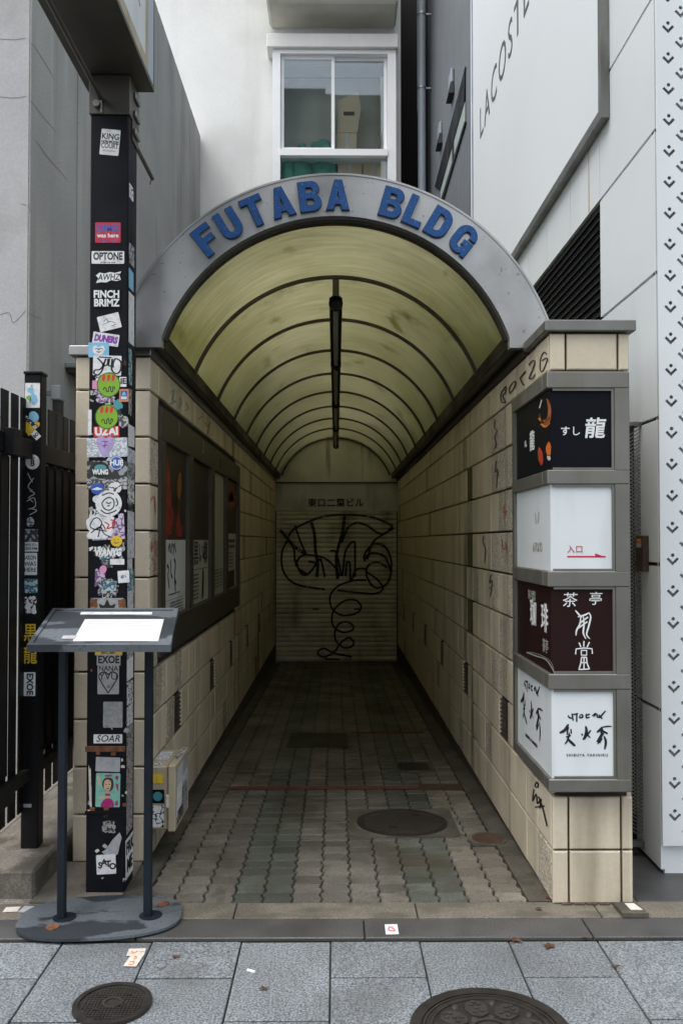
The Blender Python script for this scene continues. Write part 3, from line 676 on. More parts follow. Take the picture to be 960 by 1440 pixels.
for ch, ang in zip('FUTABABLDG', (-38.9, -31.3, -23.4, -15.4, -7.3, .6, 16.0, 22.9, 30.4, 38.6)):
    H = .149; loops = LET[ch]; wmax = max(p[0] for lp in loops for p in lp)
    loops = [[((p[0] - wmax / 2) * H * .96, (p[1] - .5) * H) for p in lp] for lp in loops]
    t = math.radians(ang); r = 1.012
    org = Vector((r * math.sin(t), y0 - .012, CZ + r * math.cos(t))); rt = Vector((math.cos(t), 0, -math.sin(t))); up = Vector((math.sin(t), 0, math.cos(t)))
    poly2d(loops, org, rt, up, .006, 'blue_letter', fascia, 'letter')
    big = poly2d(loops, org + Vector((0, .007, 0)), rt, up, .004, 'letter_edge', fascia, 'letter_backing', .0022)

# strip lights under the crown
proto = None
segs = [(5.10, 6.86), (6.90, 8.84), (8.88, 10.80), (10.84, 12.86)]
lab = ['nearest strip light of the row under the canopy, with round black end cap', 'second strip light from the entrance, in line under the canopy', 'third strip light from the entrance, in line under the canopy', 'strip light of the row closest to the shutter, ending at the plaster wall']
for i, (a, b) in enumerate(segs):
    zc = 3.035
    t = thing('strip_light', (0, a, zc), lab[i], 'strip light', 'strip lights under the canopy')
    mb = MB(); vs = []
    prof = [(-.040, .032), (-.040, -.012), (-.034, -.012), (-.030, .018), (.030, .018), (.034, -.012), (.040, -.012), (.040, .032), (.022, .046), (-.022, .046)]
    mb.prism([(x, a, zc + z) for x, z in prof], (0, b - a, 0)); mb.build('housing', 'bronze', t)
    MB().cyl((0, a + .03, zc - .010), (0, b - .03, zc - .010), .016, 12).build('tube', 'ink_grey', t, True)
    for yy in (a, b - .045): MB().cyl((0, yy, zc + .002), (0, yy + .045, zc + .002), .043, 16).build('end_cap', 'black_metal', t, True)
    for k in range(1, 9):
        yr = 4.16 + k * .995
        if a < yr + .02 < b: MB().box(-.020, .020, yr - .018, yr + .018, zc + .0465, CZ + .900).build('hanger', 'bronze', t)

# ================================================================== end of the passage
ew = thing('end_wall', (0, 13.15, 0), 'stained pale plaster end wall under the vault, with the grey lintel naming the building', 'wall')
mb = MB(); loop = [(-.98, 13.10, 2.50), (.99, 13.10, 2.50), (.99, 13.10, 2.66)] + [(1.0 * math.cos(a), 13.10, 2.28 + 1.0 * math.sin(a)) for a in [.40 + (PI - .8) * i / 24 for i in range(25)]] + [(-.98, 13.10, 2.66)]
mb.prism(loop, (0, .05, 0)); mb.build('plaster_lunette', 'plaster', ew)
arc_bar(.885, .906, 13.06, 13.098, A0).build('arch_trim', 'bronze', ew, True)
lt = MB().box(-.951, .971, 13.05, 13.145, 2.062, 2.487, .004).build('lintel', 'lintel', ew)
MB().box(-.951, .971, 13.02, 13.145, 2.489, 2.502).build('ledge', 'joint', ew)
text('東口二葉ビル', (0.0, 13.047, 2.175), (1, 0, 0), (0, 0, 1), .125, 'ink', lt, bold=.003, ext=.004, sp=1.12)
SHY = 13.075
sh = thing('roller_shutter', (0, SHY, -.28), 'closed slatted roller shutter with a sprawling black graffiti tag', 'shutter')
PITCH = .0725; ZS0 = -.255
SPT = [(0, .016), (.10, .016), (.13, -.002), (.22, -.009), (.38, -.013), (.60, -.014), (.80, -.011), (.93, -.004), (.97, .016), (1, .016)]
def sprof(z):
    t = ((z - ZS0) / PITCH) % 1.0
    for (a, ya), (b, yb) in zip(SPT[:-1], SPT[1:]):
        if a <= t <= b: return ya + (yb - ya) * (t - a) / (b - a)
    return 0
sm = MB(); pr = [(y, t * PITCH) for t, y in SPT]
vs = []
for y, z in pr: vs += [(-.92, y, z), (.94, y, z)]
sm.add(vs, [(2 * i, 2 * i + 1, 2 * i + 3, 2 * i + 2) for i in range(len(pr) - 1)]); slat_me = sm.mesh('slat', 'shutter')
zz = ZS0; k = 0
while zz < 2.05:
    put('slat', slat_me, sh, (0, SHY + random.uniform(-.0008, .0012), zz), (random.uniform(-.01, .01), 0, random.uniform(-.0008, .0008))); zz += PITCH
MB().box(-.92, .94, SHY - .02, SHY + .02, -.283, -.256, .003).build('bottom_rail', 'frame_metal', sh)
MB().box(-.95, -.915, SHY - .05, SHY + .04, -.285, 2.055).build('guide_rail', 'bronze', sh)
MB().box(.935, .970, SHY - .05, SHY + .04, -.285, 2.055).build('guide_rail', 'bronze', sh)
m = MB().box(-.35, -.26, SHY - .022, SHY - .010, .535, .555); m.build('handle', 'black_metal', sh)
MB().box(.28, .37, SHY - .022, SHY - .010, .535, .555).build('handle', 'black_metal', sh)
def shfn(u, v):
    p = atY(340 + u / 3.4286, 600 + v / 3.4286, SHY - .012); p.x = max(-.91, min(.93, p.x)); p.y = SHY + min(.0, sprof(p.z)) - .0045; return p
TAG = [[(185, 498), (220, 540), (255, 580), (310, 615)], [(255, 475), (285, 560), (310, 615)], [(335, 460), (350, 520), (355, 600), (365, 660), (362, 725)], [(225, 530), (250, 495), (330, 455), (410, 430), (520, 425), (620, 435), (690, 460), (728, 480)],
       [(225, 540), (195, 600), (195, 680), (230, 740), (290, 768), (400, 785)], [(215, 530), (250, 590), (255, 640), (270, 680), (320, 715)], [(265, 650), (290, 622), (340, 620), (400, 635), (450, 680), (470, 720)], [(262, 640), (275, 690), (300, 715), (330, 700), (355, 660), (320, 650)],
       [(365, 655), (380, 640), (400, 725)], [(495, 430), (485, 510), (465, 580), (455, 640), (462, 735)], [(425, 600), (455, 610), (480, 720)], [(480, 560), (510, 490), (550, 465), (600, 475), (650, 510), (690, 515), (725, 480)], [(485, 720), (500, 600), (540, 555), (545, 620), (545, 725)], [(500, 720), (505, 660), (520, 660), (525, 745), (550, 690), (600, 685)],
       [(585, 640), (600, 600), (640, 565), (690, 580), (718, 640), (715, 720), (690, 765), (640, 775), (605, 730), (600, 690), (620, 660), (660, 655), (700, 680)], [(590, 650), (605, 620), (640, 610), (690, 630), (718, 700)], [(605, 640), (630, 560), (680, 520), (730, 490)],
       [(600, 700), (650, 735), (680, 780), (640, 805), (560, 800), (460, 790)], [(600, 740), (540, 742), (470, 765), (430, 805), (425, 850), (445, 890), (490, 910), (550, 900), (575, 870), (550, 838), (500, 838), (455, 870), (435, 910), (440, 960), (480, 990), (525, 985), (538, 965), (510, 942), (470, 950), (448, 990), (455, 1035), (490, 1065), (530, 1060), (538, 1038), (515, 1018), (480, 1040), (445, 1085), (400, 1110), (370, 1100), (370, 1080), (400, 1070), (440, 1090), (530, 1110)], [(400, 1120), (470, 1122)]]
g = MB()
for i, pts in enumerate(TAG):
    stroke(g, pts, 15 if i in (0, 2, 9) else 10 if i < 17 else 9, shfn, 40)
g.build('graffiti', 'shutter_tag', sh)

# ================================================================== white building behind (window, bay)
fb = thing('apartment_building', (-1.2, 13.3, 0), 'white rendered building rising behind the canopy, with a sliding window and a bay above', 'building')
WX0, WX1, WZ0, WZ1 = -.93, .90, 6.905, 9.075
mb = MB()
mb.box(-5, WX0, 13.16, 13.5, -.4, 12); mb.box(WX1, 1.02, 13.16, 13.5, -.4, 12); mb.box(WX0, WX1, 13.16, 13.5, WZ1, 12); mb.box(WX0, WX1, 13.16, 13.5, -.4, WZ0)
mb.build('wall', 'white_wall', fb)
MB().box(WX0 - .9, WX1 + .1, 13.52, 13.6, WZ0, WZ1 - .005).box(1.0, 1.02, 13.52, 15.4, -.4, 12).build('side_wall', 'bay_plaster', fb)
mb = MB().box(-1.04, .935, 12.48, 13.155, 9.655, 11.9, .04); mb.build('bay', 'bay_plaster', fb)
MB().box(-1.06, .955, 12.82, 13.155, 9.175, 9.39, .01).build('window_hood', 'hood', fb)
wf = MB()
FY0, FY1 = 12.88, 13.155; FIRST = len(bpy.data.objects); BEFORE = set(bpy.data.objects)
wf.box(-.975, -.855, FY0, FY1, 6.72, 9.015); wf.box(.795, .925, FY0, FY1, 6.72, 9.015); wf.box(-.854, .794, FY0, FY1, 8.955, 9.014); wf.box(-.854, .794, FY0 - .02, FY1, 7.36, 7.46); wf.box(-.854, .794, FY0, FY1, 6.72, 6.86)
win = wf.build('window', 'white_frame', fb)
mb = MB()
for x0, x1, y in ((-.852, -.02, 12.95), (-.07, .792, 12.99)):
    mb.box(x0, x0 + .05, y, y + .03, 7.462, 8.953); mb.box(x1 - .05, x1, y, y + .03, 7.462, 8.953); mb.box(x0 + .051, x1 - .051, y, y + .03, 7.462, 7.52); mb.box(x0 + .051, x1 - .051, y, y + .03, 8.90, 8.953)
mb.build('sash', 'white_frame', win)
MB().box(-.80, -.072, 12.962, 12.967, 7.522, 8.898).build('pane', 'glass', win)
MB().box(-.018, .740, 13.002, 13.007, 7.522, 8.898).build('pane', 'glass', win)
MB().box(-.852, .792, 12.96, 12.965, 6.862, 7.358).build('pane', 'glass_low', win)
rm = MB()
rm.box(-1.6, 1.6, 15.5, 15.55, 6.6, 9.4); rm.box(-1.65, -1.6, 13.61, 15.5, 6.6, 9.4); rm.box(.96, .99, 13.61, 15.5, 6.6, 9.4); rm.box(-1.6, .95, 13.61, 15.5, 9.3, 9.4)
rm.build('room', 'room', fb); MB().box(-1.6, .95, 13.01, 15.5, 6.60, 6.72).build('room_floor', 'room_floor', fb)
def blob(name, c, r, mat, label, cat, group, seed):
    bm = bmesh.new(); bmesh.ops.create_icosphere(bm, subdivisions=3, radius=1); rnd = random.Random(seed); ph = [rnd.uniform(0, 6) for _ in range(6)]
    for v in bm.verts:
        p = v.co; k = 1 + .10 * math.sin(5 * p.x + ph[0]) * math.sin(4 * p.z + ph[1]) + .07 * math.sin(9 * p.y + ph[2]) * math.sin(7 * p.z + ph[3])
        f = abs(p.z) ** .6; v.co = Vector((p.x * k * r[0], p.y * k * r[1], math.copysign(f, p.z) * k * r[2])) + Vector(c)
    me = bpy.data.meshes.new(name); bm.to_mesh(me); bm.free(); me.materials.append(MATS[mat]); me.polygons.foreach_set('use_smooth', [True] * len(me.polygons))
    return put(name, me, None, label=label, cat=cat, group=group)
SK = [((-.74, 13.3, 7.05), (.17, .2, .33)), ((-.55, 13.28, 7.0), (.19, .2, .42)), ((-.20, 13.3, 7.12), (.22, .2, .42)), ((-.50, 13.16, 6.84), (.30, .1, .11)), ((-.42, 13.75, 7.10), (.2, .2, .48))]
skl = ['dark green sack slumped behind the far left edge of the window', 'green sack leaning in the lower left window pane', 'tallest green sack, next to the cardboard boxes in the window', 'flat green sack lying along the bottom of the window below the others', 'green sack at the back, between the others in the window']
for i, ((c_, r), l_) in enumerate(zip(SK, skl)):
    if i != 3: c_ = (c_[0], c_[1] - .02, c_[2] + .16); r = (r[0], r[1], r[2] + .10)
    blob('sack', c_, r, 'sack_green', l_, 'sack', 'green sacks in the window', i)
def cbox(x0, x1, y0, y1, z0, z1, label, slot=None):
    t = thing('cardboard_box', ((x0 + x1) / 2, (y0 + y1) / 2, z0), label, 'box', 'cardboard boxes in the window')
    MB().box(x0, x1, y0, y1, z0, z1, .006).build('carton', 'cardboard', t)
    if slot: MB().box(*slot[:2], y0 - .003, y0 - .0005, *slot[2:]).build('hand_hole', 'cardboard_slot', t)
    else: MB().box((x0 + x1) / 2 - .025, (x0 + x1) / 2 + .025, y0 - .003, y0 - .0005, z0 + .01, z1 - .01).build('tape', 'hood', t)
cbox(.03, .40, 13.15, 13.5, 6.73, 7.40, 'lower middle cardboard box pressed against the window')
cbox(.43, .79, 13.15, 13.5, 6.73, 7.39, 'lower cardboard box at the right end of the window')
cbox(.02, .33, 13.16, 13.46, 7.405, 7.86, 'cardboard box stacked upright in the window, second from the top')
t = thing('cardboard_box', (.18, 13.3, 7.865), 'open peaked cardboard carton on top of the stack in the window', 'box', 'cardboard boxes in the window')
MB().prism([(.03, 13.16, 7.865), (.34, 13.16, 7.865), (.40, 13.16, 8.24), (.35, 13.16, 8.50), (.03, 13.16, 8.37)], (0, .3, 0)).build('carton', 'cardboard', t)
MB().box(.12, .29, 13.155, 13.1585, 8.13, 8.19).build('hand_hole', 'cardboard_slot', t)
cbox(.70, .79, 13.10, 13.5, 7.465, 8.72, 'tall narrow cardboard standing at the right of the window')

for o in set(bpy.data.objects) - BEFORE:
    if o.parent is None: o.location.z += .155
    elif o.parent == fb: o.location.z += .155
# dark recess, drain pipe and the corrugated building
dk = thing('dark_building', (1.35, 16, 0), 'black unlit side of a building down the narrow gap beside the white one', 'building')
MB().box(1.04, 1.50, 15.4, 15.8, -.4, 12.5).build('wall', 'far_dark', dk)
MB().box(1.50, 1.53, 13.75, 15.39, -.4, 12.5).build('side_wall', 'far_dark', dk)
pp = thing('drain_pipe', (1.365, 13.3, 3), 'grey round drain pipe with clips running down beside the corrugated wall', 'pipe')
MB().cyl((1.365, 13.3, -.2), (1.365, 13.3, 11), .062, 20).build('pipe', 'pvc', pp, True)
for py in (20, 124):
    z = atY(594, py, 13.3).z; m = MB().ring((1.365, 13.3), .062, .070, z - .015, z + .015, 20); m.box(1.43, 1.52, 13.29, 13.31, z - .01, z + .01); m.build('clip', 'steel', pp)
gb = thing('corrugated_building', (1.53, 11.5, 0), 'dark grey building clad in vertical corrugated sheet, beyond the white shop', 'building')
mb = MB(); XG = 1.52; n = 150; vs = []
for i in range(n + 1):
    y = 9.42 + (13.75 - 9.42) * i / n; x = XG - (.010 if i % 4 in (1, 2) else 0); vs += [(x, y, -.4), (x, y, 11)]
mb.add(vs, [(2 * i, 2 * i + 1, 2 * i + 3, 2 * i + 2) for i in range(n)]); mb.build('cladding', 'corrugated', gb)
def gp(px, py): return atX(px, py, XG - .012)
def bar_on(pts, mat, name, parent, dx): return MB().prism([Vector((XG - .012, p.y, p.z)) for p in pts], (-dx, 0, 0)).build(name, mat, parent)
o_ = 540; s_c = 4.8
def g2(u, v): return gp(540 + u / s_c, v / s_c)
wq = g2(345, 1260); wr = g2(555, 450)
fr = bar_on([g2(345, 1260), g2(380, 1290), g2(545, 690), g2(552, 450)], 'black_metal', 'window', gb, .012)
bar_on([g2(382, 1365), g2(398, 1365), g2(555, 825), g2(547, 820)], 'black_metal', 'window_sill', gb, .014)
bar_on([g2(380, 1290), g2(384, 1362), g2(546, 818), g2(546, 690)], 'pane_pale', 'pane', fr, .006)
bar_on([g2(462, 985), g2(474, 945), g2(474, 1060), g2(462, 1090)], 'black_metal', 'mullion', fr, .010)
for (u, v, hh) in ((460, 490, 175), (383, 845, 150)):
    a = g2(u, v); b = g2(u, v + hh * .55); c_ = g2(u, v + hh)
    t = thing('vent_hood', (XG, a.y, c_.z), 'pale vent hood on the corrugated wall, ' + ('the higher one' if u == 460 else 'the lower one nearer the pipe'), 'vent hood', 'vent hoods on the corrugated wall')
    MB().box(XG - .05, XG - .012, a.y - .12, a.y + .12, b.z, a.z, .01).build('body', 'pvc', t)
    MB().hexa([(XG - .08, a.y - .14, c_.z), (XG - .012, a.y - .14, c_.z), (XG - .012, a.y + .14, c_.z), (XG - .08, a.y + .14, c_.z), (XG - .05, a.y - .12, b.z - .004), (XG - .012, a.y - .12, b.z - .004), (XG - .012, a.y + .12, b.z - .004), (XG - .05, a.y + .12, b.z - .004)]).build('grille', 'louvre', t)

# ================================================================== white shop building on the right
XS = 1.556; YS = 4.06
wb = thing('shop_building', (1.6, 4.06, 0), 'white panelled shop building on the right with chevron perforated front and louvre', 'building')
MB().box(XS + .022, 5, YS + .05, 9.40, -.1, 9.6).build('wall_core', 'seam', wb)
MB().box(XS + .02, 5, YS + .025, YS + .12, -.09, .132).build('plinth', 'shop_white', wb)
zs = [.012, .78, 1.48, 2.19, 2.90, 3.60, 4.27, 4.98, 5.69, 6.4, 7.1, 7.8, 8.5, 9.2, 9.59]
ys = [4.076, 4.94, 5.56, 6.18, 6.80, 7.42, 8.04, 8.66, 9.39]
for i in range(len(ys) - 1):
    for j in range(len(zs) - 1):
        if ys[i] >= 4.9 and ys[i + 1] <= 7.5 and zs[j] >= 2.1 and zs[j + 1] <= 3.65: continue
        MB().box(XS, XS + .0215, ys[i] + .004, ys[i + 1] - .003, zs[j] + .009, zs[j + 1] - .009).build('wall_panel', 'shop_side', wb)
lv = MB().box(XS + .10, XS + .11, 4.945, 7.415, 2.2, 3.595).build('louvre', 'louvre_back', wb)
sl = MB(); sl.hexa([(XS + .004, 4.946, .0), (XS + .07, 4.946, .03), (XS + .07, 7.414, .03), (XS + .004, 7.414, .0), (XS + .004, 4.946, .006), (XS + .07, 4.946, .036), (XS + .07, 7.414, .036), (XS + .004, 7.414, .006)]); slm = sl.mesh('slat', 'louvre')
for k in range(27):
    o = put('slat', slm, lv, (0, 0, 2.21 + k * .0515))
# the large hanging sign face with lettering
sg = MB().box(1.512, 1.548, 4.80, 9.22, 4.06, 9.4).build('signboard', 'banner_white', wb)
fm = MB(); fm.box(1.505, 1.552, 4.745, 4.798, 4.0, 9.4); fm.box(1.505, 1.552, 4.7985, 9.28, 4.0, 4.058); fm.build('sign_frame', 'steel_dark', sg)
MB().box(1.505, 1.552, 9.222, 9.28, 4.059, 9.4).build('sign_frame', 'steel', sg)
XL = 1.5105
text('LACOSTE', (XL, 8.80, 5.80), (0, -1, 0), (0, 0, 1), .34, 'letter_grey', sg, align='LEFT', xs=1.0, ext=.002, sp=1.22, valign='BOTTOM_BASELINE', bold=-.002)
# chevron perforated front
def chev(cx, cz):
    return [(cx + a, cz + b) for a, b in ((-.0303, .0105), (-.0212, .0200), (0, -.0015), (.0212, .0200), (.0303, .0105), (0, -.0205))]
def dot(cx, cz, r=.0095): return [(cx + r * math.cos(2 * PI * i / 8), cz + r * math.sin(2 * PI * i / 8)) for i in range(8)]
def panel_strip(x0, x1, cols, za, zb_):
    loops = [[(x0, za), (x1, za), (x1, zb_), (x0, zb_)]]
    for cx, off in cols:
        z = off
        while z < zb_ - .05:
            if z > za + .04: loops += [chev(cx, z), dot(cx, z + .030)]
            z += CP
    return poly2d(loops, (0, YS, 0), (1, 0, 0), (0, 0, 1), .003, 'shop_white', wb, 'perforated_panel')
CP = .1525; ph = atY(946, 1104, YS).z % CP
for i in range(8):
    xa = 0 if i == 0 else .154 + .125 * (i - 1); xb = .153 + .125 * i
    for za, zb_ in ((.140, 5.3), (5.304, 8.0)): panel_strip(XS + xa, XS + xb, [(XS + xb - .0928, ph), (XS + xb - .0309, ph + CP / 2)], za, zb_)
MB().box(XS + .004, 5, YS + .03, YS + .045, .141, 8.2).build('backing', 'perf_back', wb)
MB().box(XS + 1.032, 5, YS - .003, YS + .003, .140, 8.0).box(XS, 5, YS - .003, YS + .003, 8.004, 9.6).build('front_panel', 'shop_white', wb)
MB().box(XS + .006, XS + .02, YS + .0035, YS + .07, .141, 9.6).build('corner_trim', 'seam', wb)
MB().add([(XS - .0012, 5.14, 3.615), (XS - .0012, 5.165, 3.615), (XS - .0012, 5.16, 4.0), (XS - .0012, 5.145, 4.0)], [(0, 1, 2, 3)]).build('rust_streak', 'st_skin', wb)
# expanded metal screen in the gap
ms = thing('mesh_screen', (1.43, 4.31, 0), 'dark expanded metal mesh screen in the gap between tiled pillar and white shop', 'screen')
MB().box(1.309, 1.555, 4.40, 4.41, .02, 2.2).build('backing', 'louvre_back', ms)
mb = MB(); mw, mh = 1.310, 1.554
def diag(mb, x0, z0, x1, z1, y):
    d = Vector((x1 - x0, 0, z1 - z0)).normalized(); nn = Vector((-d.z, 0, d.x)) * .0026
    mb.add([(x0 - nn.x, y, z0 - nn.z), (x0 + nn.x, y, z0 + nn.z), (x1 + nn.x, y + .004, z1 + nn.z), (x1 - nn.x, y + .004, z1 - nn.z)], [(0, 1, 2, 3)])
st = .019; sl_ = .65; zlo, zhi = .08, 2.18
k = zlo - (mh - mw) * sl_
while k < zhi + (mh - mw) * sl_:
    for sg_ in (1, -1):
        a = (mw, k if sg_ > 0 else k + (mh - mw) * sl_); b = (mh, k + (mh - mw) * sl_ if sg_ > 0 else k)
        if min(a[1], b[1]) > zlo and max(a[1], b[1]) < zhi: diag(mb, a[0], a[1], b[0], b[1], 4.305)
    k += st
mb.build('wire_mesh', 'frame_metal', ms, kind='stuff')
MB().box(1.309, 1.555, 4.29, 4.32, 2.181, 2.20).build('frame_bar', 'steel_dark', ms); MB().box(1.309, 1.555, 4.29, 4.32, .05, .079).build('frame_bar', 'steel_dark', ms)
ic = thing('intercom', (1.54, 4.26, 1.53), 'brown intercom box with a small orange label on the white side wall', 'intercom')
MB().box(XS - .032, XS - .001, 4.20, 4.30, 1.44, 1.62, .004).build('housing', 'rusty_cover', ic)
MB().box(XS - .034, XS - .0325, 4.22, 4.28, 1.585, 1.605).build('label', 'st_orange', ic); MB().box(XS - .034, XS - .0325, 4.22, 4.28, 1.56, 1.583).build('label', 'st_grey', ic)

# ================================================================== sign cabinet on the right pillar
sc_ = thing('sign_cabinet', (1.1, 3.72, .5), 'stack of four light box signs in a steel frame wrapped round the tiled pillar corner', 'sign')
FXL, FXR, FYF, FYB = .922, 1.280, 3.680, 4.430    # outer: left face plane x, right edge, front plane, back end of left face
Z0, Z1 = .505, 2.335
bands = [(Z0, .561), (.948, 1.015), (1.393, 1.461), (1.841, 1.903), (2.262, Z1)]
f1 = MB()
for i, (a, b) in enumerate(bands):
    # L-shaped band: front + side
    f1.box(FXL, FXR, FYF, FYF + .09, a, b, .004); f1.box(FXL + .0005, FXL + .05, FYF + .0905, FYB, a + .0005, b - .0005, .003)
for a, b in zip(bands[:-1], bands[1:]):
    za, zb2 = a[1] + .0005, b[0] - .0005
    f1.box(FXR - .062, FXR - .001, FYF + .001, FYF + .09, za, zb2); f1.box(FXL + .002, FXL + .05, FYB - .05, FYB - .001, za, zb2)
f1.box(FXR - .0005, FXR + .006, FYF + .012, 3.738, Z0 + .002, Z1 - .002)
f1.build('frame', 'frame_metal', sc_)
MB().box(FXL + .055, FXR - .004, FYF + .07, 3.759, Z0 + .01, Z1 - .01).build('back_box', 'bronze', sc_)
PMAT = ['sign_white', 'sign_brown', 'sign_white', 'sign_black']
plab = ['white light box with brush lettering and SHIBUYA YAKINIKU', 'dark brown light box with white lettering', 'white light box with red arrow', 'black sushi light box']
PAN = []
PFY, PLX = FYF + .016, FXL + .016
for i in range(4):
    za, zb2 = bands[i][1] + .0008, bands[i + 1][0] - .0008
    m = MB(); m.box(PLX, FXR - .063, PFY, PFY + .01, za, zb2); m.box(PLX + .0002, PLX + .01, PFY + .0102, FYB - .051, za, zb2)
    o = m.build('sign_panel', PMAT[i], sc_, label=plab[i]); PAN.append((o, za, zb2))
    # thin bright bead round the opening
    bd = MB(); x0, x1 = FXL + .006, FXR - .063
    bd.box(x0 + .02, x1 - .012, PFY - .010, PFY - .001, zb2 - .010, zb2 - .0005); bd.box(x0 + .02, x1 - .012, PFY - .010, PFY - .001, za + .0005, za + .010); bd.box(x1 - .0115, x1 - .0005, PFY - .010, PFY - .001, za + .0005, zb2 - .0005)
    bd.build('bead', 'frame_metal', o)
R_, U_ = (1, 0, 0), (0, 0, 1)
def fpt(px, py): return atY(px, py, PFY - .0012)
def spt(px, py): return atX(px, py, PLX - .0012)
SR = (0, -1, 0)
# top box: black sushi sign
o = PAN[3][0]
text('す', fpt(794, 607), R_, U_, .040, 'ink_white', o, bold=.0006); text('し', fpt(809, 607), R_, U_, .040, 'ink_white', o, bold=.0003)
text('龍', fpt(835, 604), R_, U_, .086, 'ink_white', o, bold=.0016, shear=.12)
text('龍', spt(747.5, 622), SR, U_, .092, 'ink_white', o, bold=.0012); text('すし', spt(738.5, 625), SR, U_, .035, 'ink_white', o, xs=.7)
def shape_on(fn, pts, mat, parent, name='picture', k=5):
    q = catmull(pts, k, True); MB().add([fn(a, b) for a, b in q], [tuple(range(len(q)))]).build(name, mat, parent)
sf = lambda a, b: spt(a, b)
shape_on(sf, [(768, 560), (774, 572), (773, 592), (766, 599), (760, 592), (758, 580), (761, 590), (768, 588), (770, 575)], 'prawn', o)
g = MB(); stroke(g, [(757, 588), (765, 594), (773, 586)], 3, sf); stroke(g, [(760, 596), (766, 600), (772, 594)], 2.5, sf); g.build('picture', 'st_orange', o)
g = MB(); stroke(g, [(761, 562), (758, 574)], 1.6, sf); g.build('picture', 'rice', o)
shape_on(sf, [(771, 621), (774, 628), (773, 640), (769, 640), (767, 630)], 'roe_orange', o)
shape_on(sf, [(772, 640), (773.5, 646), (770, 647), (768.5, 641)], 'rice', o)
shape_on(sf, [(757, 629), (762, 636), (763, 650), (760, 654), (756, 643)], 'tuna_red', o)
# second: white with red way-in arrow
o = PAN[2][0]
text('入口', fpt(808, 773), R_, U_, .032, 'ink_red', o, sp=1.05)
MB().add([fpt(797, 781.7), fpt(851, 781.7), fpt(851, 783.8), fpt(797, 783.8)], [(0, 1, 2, 3)]).add([fpt(836, 778), fpt(852, 783.8), fpt(836, 783.8)], [(0, 1, 2)]).build('arrow', 'ink_red', o)
g = MB(); stroke(g, [(753, 736), (752, 722)], 1.0, sf); stroke(g, [(756, 735), (757, 720)], 1.0, sf); g.build('emblem', 'ink_grey', o)
text('AUTOKYO', spt(755, 770), SR, U_, .045, 'ink_grey', o, xs=.62, bold=.0004)
# third: dark brown coffee sign
o = PAN[1][0]
text('茶', fpt(800, 845), R_, U_, .062, 'ink_white', o, bold=.0, shear=.12); text('亭', fpt(836, 843), R_, U_, .056, 'ink_white', o, bold=.0, shear=.12)
g = MB(); ff = lambda a, b: fpt(722 + a / 5.33, 680 + b / 5.33)
for pts in ([(460, 950), (490, 985), (510, 1005)], [(478, 1000), (530, 985), (560, 970)], [(560, 965), (575, 1000), (560, 1070), (545, 1130), (570, 1165)], [(500, 1000), (495, 1050), (470, 1100), (465, 1140)], [(520, 990), (525, 1060), (520, 1120), (540, 1165)], [(480, 1085), (550, 1035)], [(490, 1050), (555, 1000)]): stroke(g, pts, 13, ff, 6, True)
g.build('lettering', 'ink_white', o)
g = MB()
for pts in ([(525, 1180), (523, 1222)], [(488, 1192), (502, 1226)], [(566, 1188), (548, 1226)], [(462, 1280), (466, 1240), (525, 1232), (585, 1238), (588, 1276)], [(505, 1250), (545, 1250), (545, 1286), (505, 1286), (505, 1250)], [(507, 1302), (500, 1350), (486, 1396)], [(543, 1302), (550, 1350), (566, 1392)], [(525, 1302), (525, 1388)], [(500, 1342), (552, 1342)], [(486, 1394), (566, 1390)], [(505, 1302), (545, 1302)]): stroke(g, pts, 9.5, ff, 6, False, len(pts) != 5)
g.build('lettering', 'ink_white', o)
text('珈', spt(749, 864), SR, U_, .125, 'ink_white', o, bold=.0014, xs=.95); text('琲', spt(765, 872), SR, U_, .125, 'ink_white', o, bold=.0014, xs=.95)
text('茶亭羽當', spt(747, 838), SR, U_, .045, 'ink_grey', o, xs=.8); text('茶亭', spt(766, 910), SR, U_, .06, 'ink_grey', o, xs=.8)
g = MB(); fs_ = lambda a, b: spt(722 + a / 5.33, 680 + b / 5.33)
stroke(g, [(95, 1265), (160, 1290), (240, 1320), (290, 1390), (305, 1425)], 9, fs_); stroke(g, [(110, 1262), (200, 1285), (270, 1330), (300, 1390)], 3, fs_); g.build('decoration', 'ink_grey', o)
# fourth: white brush sign
o = PAN[0][0]
BR = [[(455, 455), (470, 475), (490, 480)], [(490, 440), (500, 500)], [(500, 450), (540, 440)], [(530, 440), (530, 510)], [(560, 450), (555, 475), (580, 470), (575, 450), (560, 452)], [(610, 440), (612, 475), (640, 470)], [(612, 455), (640, 445)], [(660, 460), (690, 440), (672, 470)], [(700, 440), (705, 470), (730, 465)], [(715, 450), (745, 485)], [(775, 415), (745, 450), (720, 480)],
      [(385, 605), (430, 580), (460, 530)], [(430, 575), (465, 560)], [(455, 560), (450, 620)], [(480, 570), (485, 610)], [(440, 640), (480, 625)], [(470, 600), (455, 660), (430, 700)], [(450, 650), (490, 690), (518, 715)],
      [(605, 545), (612, 590), (600, 640), (580, 660)], [(570, 610), (580, 625)], [(650, 580), (625, 610), (610, 610), (645, 645)],
      [(700, 600), (740, 570), (735, 610)], [(730, 560), (780, 550), (825, 548)], [(745, 600), (700, 680)], [(735, 580), (790, 610)], [(765, 590), (730, 650), (705, 700)], [(760, 630), (775, 680), (765, 745)], [(745, 650), (720, 690)]]
WD = [11] * 11 + [20, 12, 12, 10, 12, 12, 18, 20, 12, 14, 18, 10, 12, 14, 12, 16, 10]
g = MB()
for pts, wdt in zip(BR, WD): stroke(g, pts, wdt * 1.35, lambda a, b: fpt(722 + a / 6, 930 + b / 6), 6, True)
g.build('lettering', 'ink', o)
text('SHIBUYA YAKINIKU', fpt(825, 1062), R_, U_, .0115, 'ink', o, bold=.0001, sp=1.35)
g = MB()
